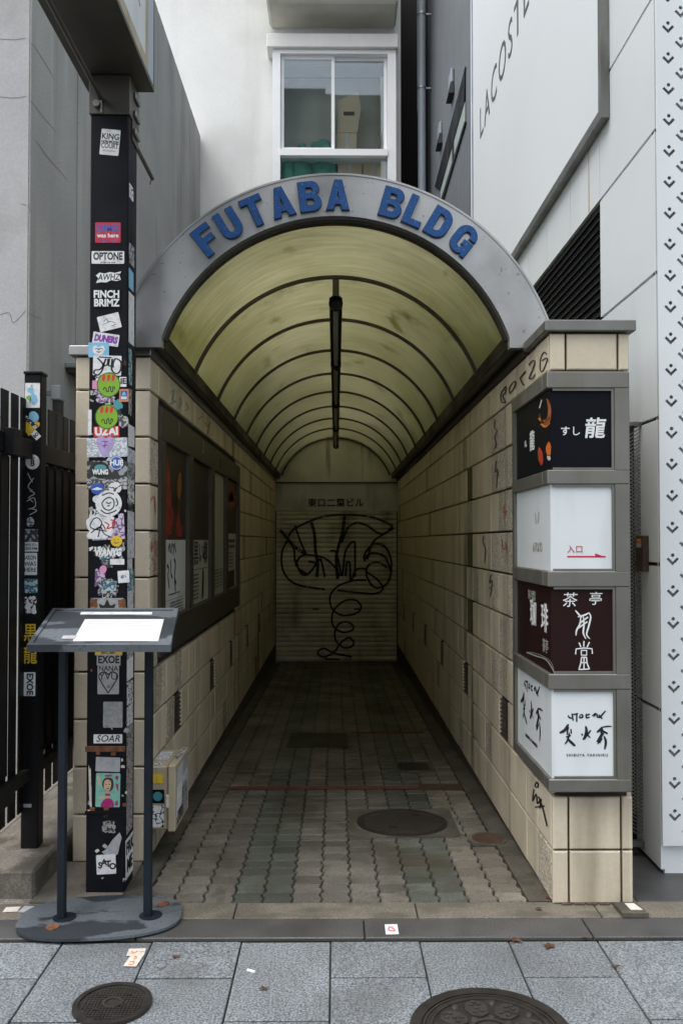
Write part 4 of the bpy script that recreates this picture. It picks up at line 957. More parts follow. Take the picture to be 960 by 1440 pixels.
def br2(a, b):   # same lettering on the side face: map front coordinates to the side panel
    u = (a - 385) / (825 - 385); v = (b - 415) / (805 - 415)
    return Vector((PLX - .0012, 4.31 - u * .46, .925 - v * .30))
for pts, wdt in zip(BR, WD): stroke(g, pts, wdt * 1.2, br2, 6, True)
g.build('lettering', 'ink', o)
text('SHIBUYA YAKINIKU', (PLX - .0012, 4.08, .635), SR, U_, .016, 'ink', o, bold=.0005, sp=1.3)

# ================================================================== poster case on the left wall
pc = thing('poster_case', (-.92, 6.2, .98), 'dark metal poster case with four restaurant posters on the left tiled wall', 'display case', None)
CX = -.912
fr_ = MB(); CYA, CYB = 4.43, 8.08
cols_ = [(4.56, 5.30), (5.45, 6.24), (6.40, 7.08), (7.22, 7.95)]
fr_.box(-.951, CX, CYA, CYB, 2.132, 2.30, .003); fr_.box(-.951, CX, CYA, CYB, .985, 1.168, .003)
ed = [CYA] + [v for c_ in cols_ for v in c_] + [CYB]
for i in range(0, len(ed), 2): fr_.box(-.951, CX - .0005, ed[i], ed[i + 1], 1.1685, 2.1315)
fr_.build('frame', 'bronze', pc)
LR = (0, 1, 0)
def post(i, parts):
    a, b = cols_[i]
    base = MB().box(-.945, -.938, a + .003, b - .003, 1.172, 2.128).build('poster', parts[0], pc, label=parts[1]); return base, a, b
XP = -.9372
def pq(parent, ya, yb, za, zb2, mat, name='print', x=XP): return MB().add([(x, ya, za), (x, yb, za), (x, yb, zb2), (x, ya, zb2)], [(0, 1, 2, 3)]).build(name, mat, parent)
def lines(parent, ya, yb, za, n, dz, h, mat='ink', seed=1):
    r = random.Random(seed); m = MB()
    for k in range(n):
        z = za - k * dz; y = ya
        while y < yb:
            w_ = r.uniform(.015, .04); y2 = min(y + w_, yb); m.add([(XP + .0016, y, z), (XP + .0016, y2, z), (XP + .0016, y2, z + h), (XP + .0016, y, z + h)], [(0, 1, 2, 3)]); y = y2 + r.uniform(.006, .02)
    m.build('small_print', mat, parent)
o, a, b = post(0, ('poster_white', 'poster with red flames above white'))
pq(o, a + .004, b - .004, 1.60, 2.127, 'poster_dark')
def pfn(i): a, b = cols_[i]; return lambda u, v: Vector((XP + .0012, a + u * (b - a), 1.172 + v * .956))
f0 = pfn(0)
shape_on(f0, [(.02, .46), (.03, .60), (.10, .74), (.18, .92), (.26, .88), (.33, .76), (.36, .66), (.46, .60), (.40, .50), (.30, .47), (.18, .45)], 'poster_red', o)
shape_on(f0, [(.60, .75), (.66, .85), (.74, .87), (.80, .80), (.72, .74), (.66, .70)], 'poster_orange', o)
shape_on(f0, [(.56, .48), (.60, .58), (.66, .66), (.72, .58), (.84, .52), (.78, .47)], 'poster_red', o)
g = MB()
for pts in ([(.25, .38), (.30, .42), (.34, .37)], [(.38, .43), (.37, .37)], [(.42, .42), (.47, .40), (.44, .36)], [(.50, .43), (.56, .37)], [(.2, .30), (.27, .28), (.24, .24)], [(.35, .33), (.36, .25), (.42, .22)], [(.48, .33), (.55, .30), (.50, .22), (.58, .18)], [(.24, .24), (.30, .16)], [(.5, .22), (.56, .13)]): stroke(g, pts, .02, f0, 5)
g.build('lettering', 'ink', o); shape_on(f0, [(.01, .30), (.05, .34), (.07, .38), (.05, .43), (.01, .45)], 'ink', o)
lines(o, a + .2, b - .2, 1.285, 1, .02, .008); lines(o, a + .02, b - .03, 1.258, 1, .02, .003); lines(o, a + .25, b - .08, 1.235, 4, .018, .008)
o, a, b = post(1, ('poster_cream', 'poster with dark upper half and large black characters'))
pq(o, a + .004, b - .004, 1.60, 2.127, 'poster_dark'); text('黒い樽', (XP + .0012, (a + b) / 2 + .05, 1.50), LR, U_, .16, 'ink', o, xs=1.15, bold=.001)
lines(o, a + .03, b - .03, 1.40, 1, .02, .005); lines(o, a + .05, a + .35, 1.36, 7, .026, .012, seed=3)
shape_on(pfn(1), [(.62, .03), (.66, .22), (.72, .22), (.73, .12), (.70, .03)], 'ink', o)
o, a, b = post(2, ('poster_cream', 'plain pale poster with small faint print')); lines(o, a + .15, b - .1, 1.58, 2, .03, .012, 'ink_grey'); lines(o, a + .06, b - .3, 1.36, 6, .026, .010, seed=5); lines(o, a + .42, b - .06, 1.36, 6, .026, .010, seed=6)
o, a, b = post(3, ('poster_white', 'poster with a red dish photo above white print'))
pq(o, a + .004, b - .004, 1.66, 2.127, 'poster_dark'); shape_on(pfn(3), [(.05, .74), (.02, .86), (.25, .94), (.7, .97), (.9, .90), (.80, .80), (.45, .73)], 'poster_red', o); shape_on(pfn(3), [(.3, .80), (.4, .88), (.65, .9), (.7, .83)], 'poster_orange', o)
lines(o, a + .06, b - .1, 1.58, 2, .05, .03, seed=7); lines(o, a + .06, b - .2, 1.48, 5, .03, .012, seed=8); pq(o, a + .02, b - .1, 1.18, 1.33, 'poster_dark')
for (u, v), st_ in zip(((155, 120), (328, 255), (452, 375), (543, 408)), ('1', '2', '2', '1')):
    p_ = atX(222 + u / 5.14, 580 + v / 5.14, CX + .0015); text(st_, p_, LR, U_, .085, 'ink_grey' if st_ == '1' or u == 328 else 'ink', pc, name='number')

# ================================================================== sticker covered post with overhead sign
SZ0, SZ1 = atY(150, 161, 3.87).z, atY(150, 106, 3.87).z
PXL, PXR, PY0, PY1 = -1.130, -.955, 3.870, 4.035
po = thing('sign_post', (-1.04, 3.95, 0), 'square black steel post plastered with stickers, carrying an overhead sign box', 'sign post')
body = MB(); body.box(PXL, PXR, PY0, PY1, .0, SZ0 - .002, .006); post_o = body.build('post', 'pole_black', po)
MB().box(PXL - .007, PXR + .007, PY0 - .007, PY1 + .012, SZ0, SZ1, .003).build('sleeve', 'sleeve', po)
for k in range(3): MB().box(PXR + .0075, PXR + .020, PY0 + .06, PY1 - .015, 3.50 + k * .085, 3.53 + k * .085, .004).build('bracket', 'frame_metal', po)
MB().box(PXR + .002, PXR + .006, PY0 + .05, PY1, 3.47, 3.76).build('bracket_plate', 'bronze', po)
BX0, BX1, BY0, BY1, BZ = -1.187, -.872, 2.75, 4.025, SZ1 + .004
sbx = MB().box(BX0, BX1, BY0, BY1, BZ, BZ + .02).box(BX0, BX0 + .02, BY0, BY1, BZ + .0205, 6.4).box(BX0 + .0205, BX1, BY1 - .03, BY1 - .001, BZ + .0205, 6.4).build('signboard', 'bronze', po)
MB().box(BX1 - .02, BX1 - .0005, BY0, BY1 - .16, BZ + .0205, BZ + .075).box(BX1 - .018, BX1 + .001, BY1 - .17, BY1 - .135, BZ + .021, 6.4).build('edge_frame', 'beige_box', sbx)
MB().box(BX1 - .016, BX1 - .003, BY0, BY1 - .171, BZ + .0755, 6.4).build('sign_face', 'sign_white', sbx)
MB().box(BX1 - .016, BX1 + .0015, BY1 - .134, BY1 - .0305, BZ + .021, 6.4).build('sign_face', 'grey_panel_blue', sbx)
MB().box(BX1 + .0018, BX1 + .003, BY1 - .085, BY1 - .072, BZ + .42, 6.3).build('stripe', 'st_blue', sbx)
for k, ch in enumerate('スルタ'): text(ch, (BX1 - .0022, 3.70, BZ + .26 + k * .12), (0, 1, 0), U_, .085, 'letter_edge', sbx, name='letter')
a = atY(143, 140, PY0 - .01)
MB().cyl((a.x, PY0 - .008, a.z), (a.x, 2.6, a.z), .011, 10).build('banner_rod', 'bronze', po, True)
MB().cyl((a.x - .02, PY0 - .03, a.z - .025), (a.x - .02, PY0 - .0075, a.z - .025), .016, 10).cyl((a.x, PY0 - .02, a.z), (a.x, PY0 - .008, a.z - .06), .006, 8).build('rod_fixing', 'steel_dark', po)
a = atY(193, 209, 4.06); b = atY(213, 249, 4.40)
MB().cyl((a.x, 4.01, a.z), (a.x, 4.40, a.z), .011, 10).cyl((a.x, 4.385, a.z), (a.x - .01, 4.39, a.z - .035), .004, 6).build('banner_rod', 'bronze', po, True)
layer = [0]; LAY = []
FR = (1, 0, 0)
def sticker(par, cx, cy, w_, h_, mat, rot=0, shape='rect', yp=PY0, txt=(), px=True, label=None, pts=None):
    """a sticker given by its centre and size in photograph pixels, laid on the plane y = yp"""
    r_ = max(w_, h_) / 2 if rot else 0
    ex, ey = max(w_ / 2, r_ * .8), max(h_ / 2, r_ * .8)
    lay = 1 + max([q[5] for q in LAY if q[0] == par.name and abs(q[1] - cx) < q[3] + ex and abs(q[2] - cy) < q[4] + ey] or [0]); LAY.append((par.name, cx, cy, ex, ey, lay))
    y = yp - .0006 - .00045 * lay
    c0 = atY(cx, cy, y); k = (y) / FPX; W, H = w_ * k / 2, h_ * k / 2; ca, sa = math.cos(math.radians(rot)), math.sin(math.radians(rot))
    def loc(u, v, dy=0): return Vector((c0.x + u * W * ca - v * H * sa, y - dy * .25, c0.z + u * W * sa + v * H * ca))
    if pts: lp = pts
    elif shape == 'round': lp = [(math.cos(2 * PI * i / 28), math.sin(2 * PI * i / 28)) for i in range(28)]
    elif shape == 'egg': lp = [(math.cos(2 * PI * i / 28) * (1 if math.sin(2 * PI * i / 28) > 0 else .96), math.sin(2 * PI * i / 28) * (1 - .10 * abs(math.cos(2 * PI * i / 28))) - .06 * math.cos(6 * PI * i / 28)) for i in range(28)]
    elif shape == 'torn':
        r = random.Random(int(cx * 7 + cy)); lp = []
        for i in range(28):
            a = 2 * PI * i / 28; q = 1 / max(abs(math.cos(a)), abs(math.sin(a))); q *= r.uniform(.72, 1.0); lp.append((q * math.cos(a), q * math.sin(a)))
    elif shape == 'heart': lp = [(-1, .6), (-.85, .92), (-.4, 1), (0, .85), (.4, 1), (.85, .92), (1, .6), (.9, .1), (.5, -.5), (0, -1), (-.5, -.5), (-.9, .1)]
    else:
        c_ = .06; lp = [(-1 + c_, -1), (1 - c_, -1), (1, -1 + c_), (1, 1 - c_), (1 - c_, 1), (-1 + c_, 1), (-1, 1 - c_), (-1, -1 + c_)]
    m = MB(); m.prism([loc(u, v) for u, v in lp], (0, .0002, 0)); o = m.build('sticker', mat, par, label=label)
    for tx in txt:
        s, u, v, hh, tm = tx[:5]; kw = tx[5] if len(tx) > 5 else {}
        kw = dict(kw); rot_ = kw.pop('rot', 0); Hh_ = H; r0 = math.radians(rot + rot_)
        text(s, loc(u, v, .0003), (math.cos(r0), 0, math.sin(r0)), (-math.sin(r0), 0, math.cos(r0)), hh * k, tm, o, **{**dict(ext=.00002, bold=.0003, fit=(2 * W * .90 if not rot_ else 2 * Hh_ * .9)), **{k_: (v_ * 1.5 if k_ == 'bold' else v_) for k_, v_ in kw.items()}})
    o['_'] = 0; del o['_']
    return o, loc
def deco(o, loc, shapes, dy=.0006):
    for mat, pts in shapes:
        q = catmull(pts, 4, True) if len(pts) > 4 else pts; MB().add([loc(a, b, dy) for a, b in q], [tuple(range(len(q)))]).build('print', mat, o)
def doodle(o, loc, lines_, wd, mat, dy=.0007):
    g = MB()
    for pts in lines_: stroke(g, pts, wd, lambda a, b: loc(a, b, dy), 5)
    g.build('print', mat, o)
S = sticker
rs = random.Random(21)
for k in range(34):
    yy = rs.uniform(520, 860); xx = rs.uniform(131, 171)
    S(po, xx, yy, rs.uniform(9, 24), rs.uniform(7, 18), rs.choice(['sc_silver', 'sc_grey', 'sc_bw', 'sc_wb', 'sc_teal', 'st_silver', 'sc_pale', 'st_grey', 'sc_rough', 'rust']), rs.uniform(-20, 20), 'torn')
for k in range(30):
    yy = rs.choice([rs.uniform(920, 1240), rs.uniform(500, 860)]); xx = rs.choice([rs.uniform(125, 131), rs.uniform(170, 178), rs.uniform(126, 176)])
    S(po, xx, yy, rs.uniform(2, 7), rs.uniform(2, 7), rs.choice(['peel', 'st_grey', 'rust', 'sc_rough', 'st_silver']), rs.uniform(-40, 40), 'torn')
LAY.clear()
LAY += [(po.name, 151, 690, 27, 340, 3)]
S(po, 155, 200, 27, 37, 'st_white', -5, txt=[('KING', 0, .42, 8.5, 'ink', dict(bold=.0006)), ('HON·MOON', 0, .02, 4, 'ink', dict(bold=.0006)), ('COURT', 0, -.30, 7.5, 'ink', dict(bold=.0005)), ('ehchumen', 0, -.66, 3.2, 'ink_grey')], label='white KING COURT sticker')
S(po, 152, 327, 36, 29, 'st_crimson', 0, txt=[('DIMZ', 0, .38, 10, 'st_blue', dict(bold=.0012)), ('was here', 0, -.30, 6, 'ink_white', dict(bold=.0005)), ('MGM  1.FA', 0, -.78, 3.2, 'st_blue')], label='crimson DIMZ was here sticker')
S(po, 152, 362, 46, 18, 'st_white', 0, txt=[('OPTONE', 0, .14, 10.5, 'ink', dict(bold=.0012, xs=.92)), ('ok dm me now', 0, -.78, 2.6, 'ink')], label='white OPTONE sticker')
S(po, 153, 390, 36, 16, 'ink_white', 2, pts=[(-1, .4), (-.7, .9), (-.3, .7), (.1, .95), (.5, .75), (1, 1), (.85, .3), (.95, -.5), (.6, -.7), (.2, -.5), (-.2, -.9), (-.6, -.8), (-1, -.95), (-.8, -.1)], txt=[('AWHZ', 0, 0, 9, 'ink', dict(bold=.0005, shear=.2))])
S(po, 150, 420, 40, 26, 'pole_black', 0, txt=[('FINCH', 0, .46, 10.5, 'ink_white', dict(bold=.0012)), ('BRIMZ', 0, -.48, 10.5, 'ink_white', dict(bold=.0012))], label='black FINCH BRIMZ sticker')
o, l = S(po, 154, 453, 31, 22, 'st_white', 14); doodle(o, l, [[(-.5, .2), (-.2, .5), (-.1, .1), (.2, 0), (.5, -.3)], [(.1, -.55), (.6, -.45)], [(-.6, -.1), (.1, .05)]], .06, 'ink')
S(po, 149, 477, 37, 17, 'st_white', -8, txt=[('DUNERS', 0, 0, 9, 'st_purple', dict(bold=.002, shear=.1))], label='white sticker with purple graffiti')
o, l = S(po, 139, 492, 29, 21, 'st_sky', 0); deco(o, l, [('st_white', [(-.6, 0), (-.4, .6), (0, .35), (.4, .6), (.6, 0), (.3, -.6), (-.3, -.6)])]); doodle(o, l, [[(-.35, .1), (-.1, .2), (0, 0), (.15, .2), (.4, .1)], [(-.2, -.2), (0, -.3), (.2, -.2)]], .09, 'ink'); deco(o, l, [('st_red', [(-.08, -.35), (0, -.28), (.08, -.35), (0, -.45)])], .0009)
o, l = S(po, 151, 514, 40, 28, 'st_white', -1); doodle(o, l, [[(-.7, .75), (-.3, .1), (-.5, -.4), (-.85, -.5), (-.9, -.85), (-.6, -.95), (-.35, -.5), (-.2, .3)], [(-.1, .7), (-.25, 0), (0, .1), (.05, .7)], [(.15, .7), (.1, 0), (.3, 0)], [(.35, .7), (.3, -.1), (.4, -.6), (.7, -.8), (.95, -.4), (.95, .4), (.6, .7), (.42, .3), (.42, -.2)], [(-.6, .85), (.3, .8)]], .13, 'ink')
S(po, 134, 541, 8, 12, 'st_pink'); S(po, 173, 537, 10, 14, 'st_white', txt=[('IE', .1, .1, 8, 'ink', dict(bold=.001))])
S(po, 149, 557, 30, 20, 'sc_lilac', 0, 'torn')
S(po, 166, 569, 14, 15, 'st_teal', 20, 'torn')
o, l = S(po, 174.5, 556, 13, 18, 'st_orange'); deco(o, l, [('st_blue', [(-.7, -.75), (.7, -.75), (.7, .75), (-.7, .75)]), ]); deco(o, l, [('st_sky', [(-.4, 0), (-.2, .5), (.2, .5), (.45, 0), (0, .05)])], .0009); S(po, 174.5, 559.5, 8, 4, 'st_white')
def alien(cx, cy):
    o, l = S(po, cx, cy, 33, 36, 'st_green', 2, 'egg', label='green face sticker')
    doodle(o, l, [[(math.cos(a) * .96, math.sin(a) * .93) for a in [2 * PI * i / 16 for i in range(17)]]], .07, 'leaf_green')
    for q in (-.42, 0, .40): deco(o, l, [('st_red', [(q - .10, .30), (q - .14, .5), (q - .02, .80), (q + .17, .75), (q + .16, .55), (q + .05, .28)])])
    doodle(o, l, [[(-.45, -.40), (-.38, -.22), (-.22, -.28), (-.2, -.5), (-.02, -.5), (.02, -.2), (.16, -.2), (.2, -.55), (.34, -.5), (.36, -.2), (.48, -.22), (.5, -.4)]], .08, 'ink', .0008)
S(po, 150, 607, 36, 15, 'st_red', 2, txt=[('UZAI', 0, 0, 11, 'ink_white', dict(bold=.0018))], label='red UZAI sticker')
alien(153, 541); alien(150.5, 586)
S(po, 174, 592, 16, 16, 'sc_grey', 0, 'torn'); S(po, 126.5, 594, 5, 36, 'st_white', 0)
S(po, 151, 629, 57, 27, 'sc_pale', 1); o, l = S(po, 148, 629, 26, 31, 'st_lilac', -4, 'heart'); doodle(o, l, [[(-.4, .5), (0, .55), (.3, .5)], [(0, .5), (-.1, -.1)], [(-.3, .1), (.2, .2)]], .1, 'st_purple')
S(po, 151, 664, 57, 32, 'sc_silver', 0)
o, l = S(po, 164, 651, 20, 20, 'st_blue', 0, 'round', txt=[('HUE', 0, 0, 8, 'ink_white', dict(bold=.001))], label='round blue sticker'); doodle(o, l, [[(.88 * math.cos(a), .88 * math.sin(a)) for a in [2 * PI * i / 20 for i in range(21)]]], .08, 'ink_white')
o, l = S(po, 141.5, 661, 25, 24, 'ink', 0, 'round', txt=[('WUNG', 0, -.25, 7, 'ink_white', dict(bold=.0012))]); deco(o, l, [('st_teal', [(-.7, .2), (-.4, .6), (.4, .6), (.7, .2), (.2, .1), (-.2, .1)])])
S(po, 151, 681, 57, 14, 'sc_grey', 0)
S(po, 152, 741, 46, 36, 'sc_lilac', 3)
o, l = S(po, 137, 687, 18, 17, 'st_blue', 0, 'round'); deco(o, l, [('st_white', [(-.9, -.15), (0, .25), (.9, -.1), (0, -.3)])])
o, l = S(po, 162, 686, 18, 17, 'sc_bw', 0, 'round')
o, l = S(po, 153, 708, 37, 37, 'st_white', 0, 'round'); doodle(o, l, [[(-.3, .3), (-.5, 0), (-.3, -.4), (.1, -.5), (.4, -.2), (.35, .3), (0, .45), (-.3, .3)], [(-.2, .1), (0, 0), (.2, .1)], [(-.1, -.2), (.1, -.15)], [(.55, .4), (.7, 0), (.55, -.2)], [(-.6, -.5), (-.2, -.75), (.2, -.7), (.6, -.5)], [(-.5, .6), (0, .8), (.4, .7)]], .09, 'ink'); S(po, 137, 702, 13, 11, 'st_white', 0, 'round')
o, l = S(po, 141, 741, 40, 36, 'st_white', -3, 'torn'); doodle(o, l, [[(-.5, .6), (-.7, 0), (-.2, -.2), (.1, .3), (-.2, .7), (-.5, .6)], [(-.6, -.5), (0, 0), (.3, -.5), (.7, -.7)], [(-.1, -.8), (.1, .2), (.4, -.2)], [(-.5, -.2), (.5, -.3)]], .08, 'ink'); doodle(o, l, [[(.3, .4), (.6, .2), (.5, -.1), (.9, .1), (1.0, .5), (.7, .6)]], .1, 'st_red')
o, l = S(po, 164, 761, 16, 15, 'st_yellow', 0, 'round'); doodle(o, l, [[(-.4, .2), (-.2, .3)], [(.2, .3), (.4, .2)], [(-.4, -.2), (0, -.4), (.4, -.2)]], .12, 'ink')
S(po, 152, 777, 42, 15, 'sc_wb', 0, 'torn', txt=[('WANYG', 0, 0, 10.5, 'ink_white', dict(bold=.0016, shear=.15, xs=.9))])
S(po, 165, 790, 20, 8, 'st_white', 0); S(po, 147, 790, 10, 6, 'sc_grey', 0, 'torn')
o, l = S(po, 141, 812, 18, 26, 'sc_lilac', 0, 'torn'); S(po, 145, 801, 10, 12, 'st_pink', -20, 'round'); S(po, 152, 826, 31, 26, 'sc_grey', -3, 'torn'); S(po, 154, 824, 20, 16, 'sc_teal', 0, 'torn')
o, l = S(po, 174, 811, 16, 17, 'st_white', 4); doodle(o, l, [[(-.5, -.2), (-.1, .3), (-.3, -.3), (.2, .2)], [(.3, .2), (.5, -.2)]], .12, 'st_blue')
o, l = S(po, 151, 850, 46, 18, 'st_silver', 0); deco(o, l, [('ink', [(-.3, -.9), (-.5, .1), (-.2, -.15), (0, .75), (.2, -.15), (.5, .1), (.3, -.9)])]); S(po, 132, 848, 12, 14, 'rust', 0, 'torn'); S(po, 172, 849, 12, 14, 'rust', 0, 'torn')
S(po, 153, 918, 38, 7, 'st_yellow', 0, txt=[('NYC ART', 0, 0, 3.5, 'ink', dict(bold=.0006))])
S(po, 153, 928, 33, 16, 'st_grey', 0, txt=[('EXOE', 0, 0, 10.5, 'ink', dict(bold=.0012))], label='grey EXOE sticker')
o, l = S(po, 152.5, 956, 30, 40, 'st_grey', 0, txt=[('NANA', 0, .78, 7.5, 'ink', dict(bold=.0004)), ('YVU', 0, .22, 10, 'ink', dict(bold=.0002)), ('o', 0, -.45, 6, 'ink')], label='grey NANA heart sticker')
doodle(o, l, [[(0, .35), (-.35, .55), (-.8, .4), (-.8, .05), (0, -.92)], [(0, .35), (.35, .55), (.8, .4), (.8, .05), (0, -.92)]], .10, 'ink')
S(po, 158.5, 1005, 28, 38, 'sc_pale', 0, 'torn'); S(po, 159, 1005, 27, 36, 'st_silver', 0)
S(po, 152, 1039, 40, 12.5, 'st_white', 0, txt=[('SOAR', 0, 0, 9.5, 'ink', dict(shear=.25, bold=.0003))], label='white SOAR sticker')
MB().box(PXL - .004, PXR + .002, PY0 - .006, PY0 + .0, atY(150, 1057, PY0).z, atY(150, 1049, PY0).z, .002).build('weld_seam', 'rust', po)
MB().box(PXL - .004, PXR + .004, PY0 - .005, PY0 - .001, atY(150, 1145, PY0).z, atY(150, 1140, PY0).z, .001).build('weld_seam', 'pole_black', po)
S(po, 152, 1075, 34, 20, 'st_grey', -2)
o, l = S(po, 152, 1111, 34, 47, 'st_mint', -1, label='mint sticker with a drawn figure')
deco(o, l, [('st_magenta', [(-.5, -1), (-.45, -.7), (-.1, -.5), (.35, -.55), (.5, -.98)]), ('letter_edge', [(-.45, .2), (-.4, .6), (.0, .75), (.4, .6), (.42, .1), (0, -.1)])])
deco(o, l, [('st_skin', [(-.32, .1), (-.3, .5), (0, .62), (.25, .45), (.2, .1), (.1, -.1), (.15, -.45), (-.15, -.45), (-.1, -.1)]), ('st_skin', [(-.9, .75), (-.75, .8), (-.65, .45), (-.55, .35), (-.75, .3)]), ('st_skin', [(-.7, -.35), (-.2, -.35), (-.3, -.5), (-.65, -.48)])], .0009)
deco(o, l, [('st_magenta', [(-.2, -.2), (.2, -.2), (.2, -.35), (-.2, -.35)]), ('st_magenta', [(.65, .9), (.85, .8), (.8, .55), (.55, .7)]), ('st_magenta', [(.6, .4), (.85, .35), (.85, -.1), (.7, .1)]), ('st_magenta', [(.6, -.7), (.85, -.6), (.85, -.9), (.62, -.9)]), ('st_magenta', [(-.3, .88), (.3, .92), (.3, .8), (-.25, .78)])], .0011)
doodle(o, l, [[(-.2, .35), (-.1, .32)], [(.05, .35), (.15, .32)], [(-.1, .1), (.1, .1)]], .05, 'ink', .0012)
S(po, 153, 1163, 20, 18, 'sc_rough', 0, 'torn'); S(po, 157, 1188, 30, 36, 'st_grey', 0, pts=[(-.9, -.55), (-.5, -.35), (.1, .4), (.75, .95), (.95, .55), (.8, .1), (.6, -.7), (.1, -1), (-.5, -.85)])
S(po, 149.5, 1215.5, 27, 27, 'st_white', 3, txt=[('S', -.62, -.1, 8.5, 'ink', dict(bold=.0012)), ('A', -.2, .18, 8.5, 'ink', dict(bold=.0012)), ('T', .22, .02, 8.5, 'ink', dict(bold=.0012)), ('O', .66, -.25, 8.5, 'ink', dict(bold=.0012))], label='white SATO sticker')
for cy, h_ in ((1075, 20), (1105, 42)): pass
S(po, 127, 1108, 4, 66, 'peel', 2, 'torn')
for cx, cy, w_ in ((173, 1078, 6), (176, 1132, 8), (130, 1138, 9), (150, 1137, 8), (172, 1143, 7), (138, 1059, 7), (160, 1060, 8), (178, 1016, 3), (125, 1140, 4)): S(po, cx, cy, w_, w_ * .7, 'peel' if cx % 2 else 'rust', 0, 'torn')
# side face of the post (faces +x)
def side_sticker(ya, yb, za, zb2, mat, txt=None, rotv=False):
    layer[0] += 1; x = PXR + .0009 + .0002 * (layer[0] % 9)
    r = random.Random(layer[0]); e = .006
    lp = [(x, ya + r.uniform(0, e), za), (x, yb, za + r.uniform(-e, e)), (x, yb - r.uniform(0, e), zb2), (x, ya, zb2 + r.uniform(-e, e))]
    o = MB().prism(lp, (-.0006, 0, 0)).build('sticker', mat, po)
    if txt: text(txt, (x + .0004, (ya + yb) / 2, (za + zb2) / 2), (0, 1, 0), U_, (zb2 - za) * .42, 'ink', o, ext=.0002, bold=.001)
rr = random.Random(3)
for z, h_, m in ((3.22, .07, 'sc_bw'), (2.93, .10, 'sc_grey'), (2.81, .09, 'st_sky'), (2.70, .10, 'st_white'), (2.58, .14, 'st_white'), (2.40, .17, 'sc_teal'), (2.24, .12, 'sc_grey'), (2.08, .10, 'st_white')):
    side_sticker(PY0 + .015, PY0 + rr.uniform(.08, .15), z - h_ / 2, z + h_ / 2, m)
z = 2.02
while z > 1.18:
    h_ = rr.uniform(.05, .12); side_sticker(PY0 + rr.uniform(.004, .03), PY0 + rr.uniform(.11, .16), z - h_, z, rr.choice(['sc_bw', 'sc_grey', 'sc_teal', 'sc_pale', 'sc_wb', 'sc_bw', 'sc_silver'])); z -= h_ * rr.uniform(.75, 1.0)
side_sticker(PY0 + .02, PY0 + .10, 2.03, 2.10, 'st_pink')
for z, h_, m in ((1.10, .12, 'sc_wb'), (1.0, .10, 'st_white'), (.89, .10, 'sc_bw'), (.76, .15, 'sc_pale'), (.56, .36, 'sc_rough'), (.40, .3, 'sc_rough')): side_sticker(PY0 + .02, PY0 + .14, z - h_ / 2, z + h_ / 2, m)
o = side_sticker(PY0 + .01, PY0 + .155, .05, .23, 'st_white'); 
text('FRK', (PXR + .004, PY0 + .085, .185), (0, 1, 0), U_, .055, 'ink', po, bold=.002, name='sticker_print'); text('ME', (PXR + .004, PY0 + .085, .105), (0, 1, 0), U_, .06, 'ink', po, bold=.002, name='sticker_print')

# ================================================================== menu stand
ms_ = thing('menu_stand', (-.985, 3.6, -.0), 'dark grey menu lectern on two posts, oval base plate and white sheet', 'menu stand')
ang = math.radians(6); ca, sa = math.cos(ang), math.sin(ang); BC = Vector((-.985, 3.60, .008))
lp = []
hw, hd = .335, .205
for i in range(48):
    a = 2 * PI * i / 48; c_, s_q = math.cos(a), math.sin(a); x = math.copysign(abs(c_) ** .8, c_) * hw; y = math.copysign(abs(s_q) ** .72, s_q) * hd
    lp.append((BC.x + x * ca - y * sa, BC.y + x * sa + y * ca, BC.z))
MB().prism(lp, (0, 0, .011)).build('base_plate', 'base_grey', ms_)
posts = [atZ(87, 1290, .02), atZ(208, 1287, .02)]
for p_ in posts:
    MB().box(p_.x - .0165, p_.x + .0165, p_.y - .0165, p_.y + .0165, .0195, 1.198, .004).build('post', 'navy', ms_)
    MB().cyl((p_.x + .012, p_.y, .0192), (p_.x + .012, p_.y, .0215), .048, 20).build('foot_plate', 'navy', ms_)
for px, py in ((74, 1304), (230, 1271)):
    q = atZ(px, py, .02); MB().cyl((q.x, q.y, .0192), (q.x, q.y, .022), .027, 14).build('rust_spot', 'rust', ms_)
bl, br_, tr, tl = atZ(38, 909, 1.192), atZ(240, 909, 1.192), atZ(251, 857, 1.292), atZ(75, 857, 1.292)
w_vec = (br_ - bl); dvec = ((tl + tr) / 2 - (bl + br_) / 2); nn = w_vec.cross(dvec).normalized()
mid = (bl + br_) / 2; wl = w_vec.length; 
cb = [bl, br_, tr, tl]
MB().hexa([p - nn * .022 for p in cb] + cb).build('board', 'base_grey', ms_)
def bd(u, v, h=0.0): return bl.lerp(br_, u).lerp(tl.lerp(tr, u), v) + nn * h
def bquad(u0, u1, v0, v1, h, th): return [bd(u0, v0, h), bd(u1, v0, h), bd(u1, v1, h), bd(u0, v1, h), bd(u0, v0, h + th), bd(u1, v0, h + th), bd(u1, v1, h + th), bd(u0, v1, h + th)]
m = MB()
for q in ((0, 1, 0, .055), (0, 1, .955, 1), (0, .03, .056, .954), (.965, 1, .056, .954)): m.hexa(bquad(*q, .0003, .006))
m.build('board_frame', 'base_grey', ms_)
MB().hexa(bquad(.30, .905, .12, .70, .0004, .0012)).build('menu_sheet', 'paper', ms_)
ms_p = MB()
for k in range(9): ms_p.hexa(bquad(.34, .34 + [.5, .42, .52, .3, .48, .5, .36, .5, .2][k], .62 - k * .055, .632 - k * .055, .0017, .0003))
ms_p.build('small_print', 'print_faint', ms_)
MB().hexa(bquad(.24, .80, .84, .91, .0004, .0012)).build('paper_strip', 'st_white', ms_)
MB().hexa(bquad(.21, .31, .17, .25, .0018, .001)).build('tape', 'st_grey', ms_)

